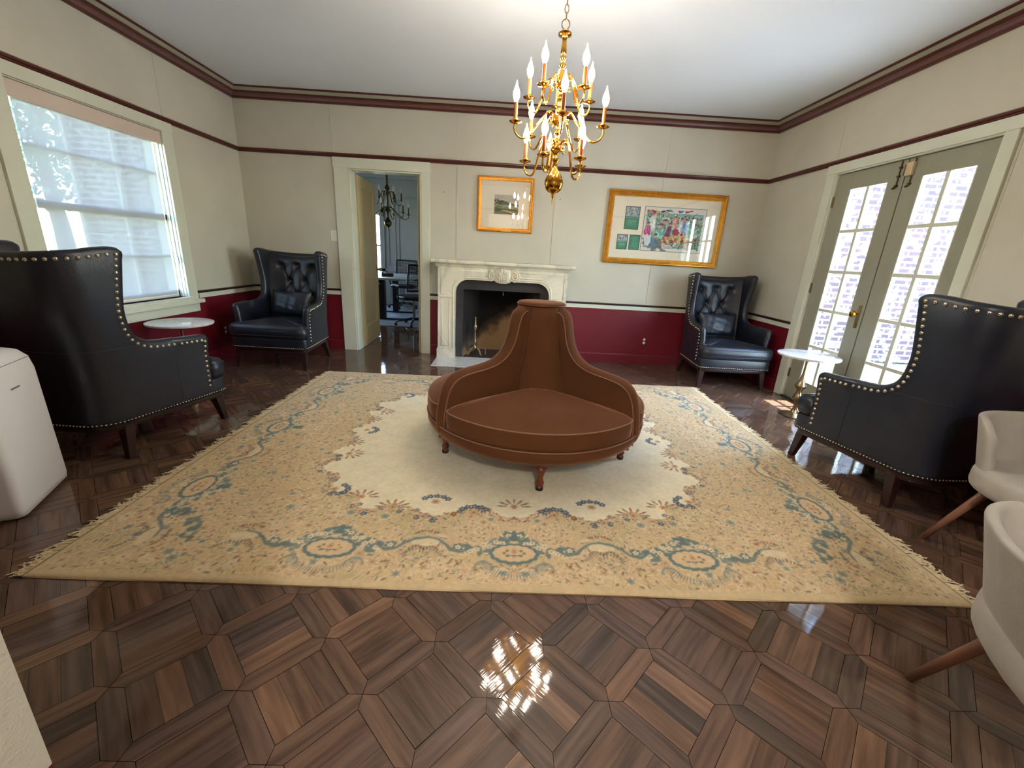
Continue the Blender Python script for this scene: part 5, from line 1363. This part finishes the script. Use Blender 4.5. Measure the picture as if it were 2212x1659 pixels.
mb = MB(); mb.box(1.05, 1.5, -.014, -.012, .42, 2.7); build('pane', mb, mat('dull_glass', (120, 132, 140), .1), t)
mb = MB(); mb.box(-6.6, -4.06, 7.0, 7.3, -.3, 4.2)
tag(build('brick_wing', mb, M_brick), 'pale brick wing seen faintly through the roller blind', 'building')
t = thing('leafy_tree', 'blue-green leafy tree seen through the left edge of the roller blind', 'tree', (-8.2, 8.2, -.25))
mb = MB(); mb.tube(smooth_path([(0, 0, 0), (.1, 0, 1.2), (-.05, .1, 2.4), (.1, 0, 3.8)], 4), [.16 - .008 * i for i in range(13)], 10); build('trunk', mb, M_legwood, t)
rt_ = random.Random(4); mb = MB()
for k in range(2600):
    a, b, rr_ = rt_.random() * 2 * PI, math.acos(rt_.uniform(-1, 1)), 1.7 * rt_.random() ** .4
    c_ = Vector((rr_ * sin(b) * cos(a), rr_ * sin(b) * sin(a), 3.3 + 1.5 * rr_ / 1.7 * cos(b))); u = Vector((rt_.gauss(0, 1), rt_.gauss(0, 1), rt_.gauss(0, 1))).normalized(); v = u.orthogonal().normalized()
    s = rt_.uniform(.05, .10); mb.add([c_ - u * s, c_ + v * s * .5, c_ + u * s, c_ - v * s * .5], [(0, 1, 2, 3)])
build('foliage', mb, mat('blue_green_leaf', (92, 120, 110), .7), t)

mb = MB(); mb.box(XR + .16, XR + .72, 1.5, 5.6, 2.66, 2.74); struct('sun_blocking_eave', mb, M_white)  # slab added out of view to block high sun and shorten the floor patch
# ------------------------------------------------------------------ light
w = bpy.data.worlds.new('sky'); bpy.context.scene.world = w; w.use_nodes = True; N = w.node_tree.nodes; L = w.node_tree.links; bg = N['Background']
sky = N.new('ShaderNodeTexSky'); sky.sky_type = 'NISHITA'; sky.sun_disc = False; sky.sun_elevation = math.radians(60); sky.sun_rotation = math.radians(100); sky.air_density = 1.0; sky.dust_density = .6; sky.ozone_density = 2.0
L.new(sky.outputs[0], bg.inputs['Color']); bg.inputs['Strength'].default_value = SKY
def sun(d, s, col, ang=.53):
    l = bpy.data.lights.new('sun', 'SUN'); l.energy = s; l.color = col; l.angle = math.radians(ang); o = bpy.data.objects.new('sun', l); C.objects.link(o); o.rotation_euler = Vector(d).to_track_quat('-Z', 'Y').to_euler(); return o
sun((-.37, -.02, -.93), SUN, (1, .98, .95))
def portal(loc, rot, sx, sy):
    l = bpy.data.lights.new('portal', 'AREA'); l.shape = 'RECTANGLE'; l.size = sx; l.size_y = sy; l.cycles.is_portal = True
    o = bpy.data.objects.new('portal', l); C.objects.link(o); o.location = loc; o.rotation_euler = rot
portal((XR + .18, 3.395, 1.02), (0, PI / 2, 0), 2.1, 1.35)
portal((XL - .17, 3.43, 1.375), (0, -PI / 2, 0), 1.4, 1.18)
portal((CXL - .16, 8.4, 1.35), (0, -PI / 2, 0), 1.3, 1.0)
portal((-3.13, CY + .16, 1.275), (-PI / 2, 0, 0), .8, 1.32)
t = thing('hall_fill_light', 'added unseen fill light in the hall behind the camera', 'fill light', (.2, -1.4, ZC))  # fixture and fill lamp added out of view to brighten the near side
mb = MB(); mb.lathe([(.16, 0), (.16, -.03), (.15, -.05)], 24); build('base', mb, M_white, t, auto=40)
l = bpy.data.lights.new('hall_fill_lamp', 'POINT'); l.energy = HALL_FILL; l.color = (1, .95, .88); l.shadow_soft_size = .12; o = bpy.data.objects.new('hall_fill_lamp', l); C.objects.link(o); o.parent = t; o.location = (0, 0, -.22)

# ------------------------------------------------------------------ camera
cam = bpy.data.cameras.new('camera'); cam.sensor_fit = 'HORIZONTAL'; cam.sensor_width = 36; cam.lens = 903.54 / 2212 * 36; cam.clip_start = .02; cam.clip_end = 200
co = bpy.data.objects.new('camera', cam); C.objects.link(co)
yw, pt, rl = math.radians(1.591), math.radians(17.089), math.radians(3.248)
fv = Vector((sin(yw) * cos(pt), cos(yw) * cos(pt), -sin(pt))); rv = Vector((cos(yw), -sin(yw), 0)); uv_ = rv.cross(fv)
r2 = rv * cos(rl) + uv_ * sin(rl); u2 = -rv * sin(rl) + uv_ * cos(rl)
co.matrix_world = Matrix((( r2.x, u2.x, -fv.x, 0), (r2.y, u2.y, -fv.y, 0), (r2.z, u2.z, -fv.z, 1.222), (0, 0, 0, 1)))
sc = bpy.context.scene; sc.camera = co
sc.view_settings.view_transform = 'Standard'; sc.view_settings.look = 'None'; sc.view_settings.gamma = 1; sc.view_settings.use_curve_mapping = False; sc.view_settings.exposure = EXPO
cy = sc.cycles; cy.use_denoising = True; cy.max_bounces = 10; cy.diffuse_bounces = 5; cy.glossy_bounces = 5; cy.transmission_bounces = 6; cy.transparent_max_bounces = 12
cy.sample_clamp_indirect = 6; cy.caustics_reflective = False; cy.caustics_refractive = False; cy.use_light_tree = True
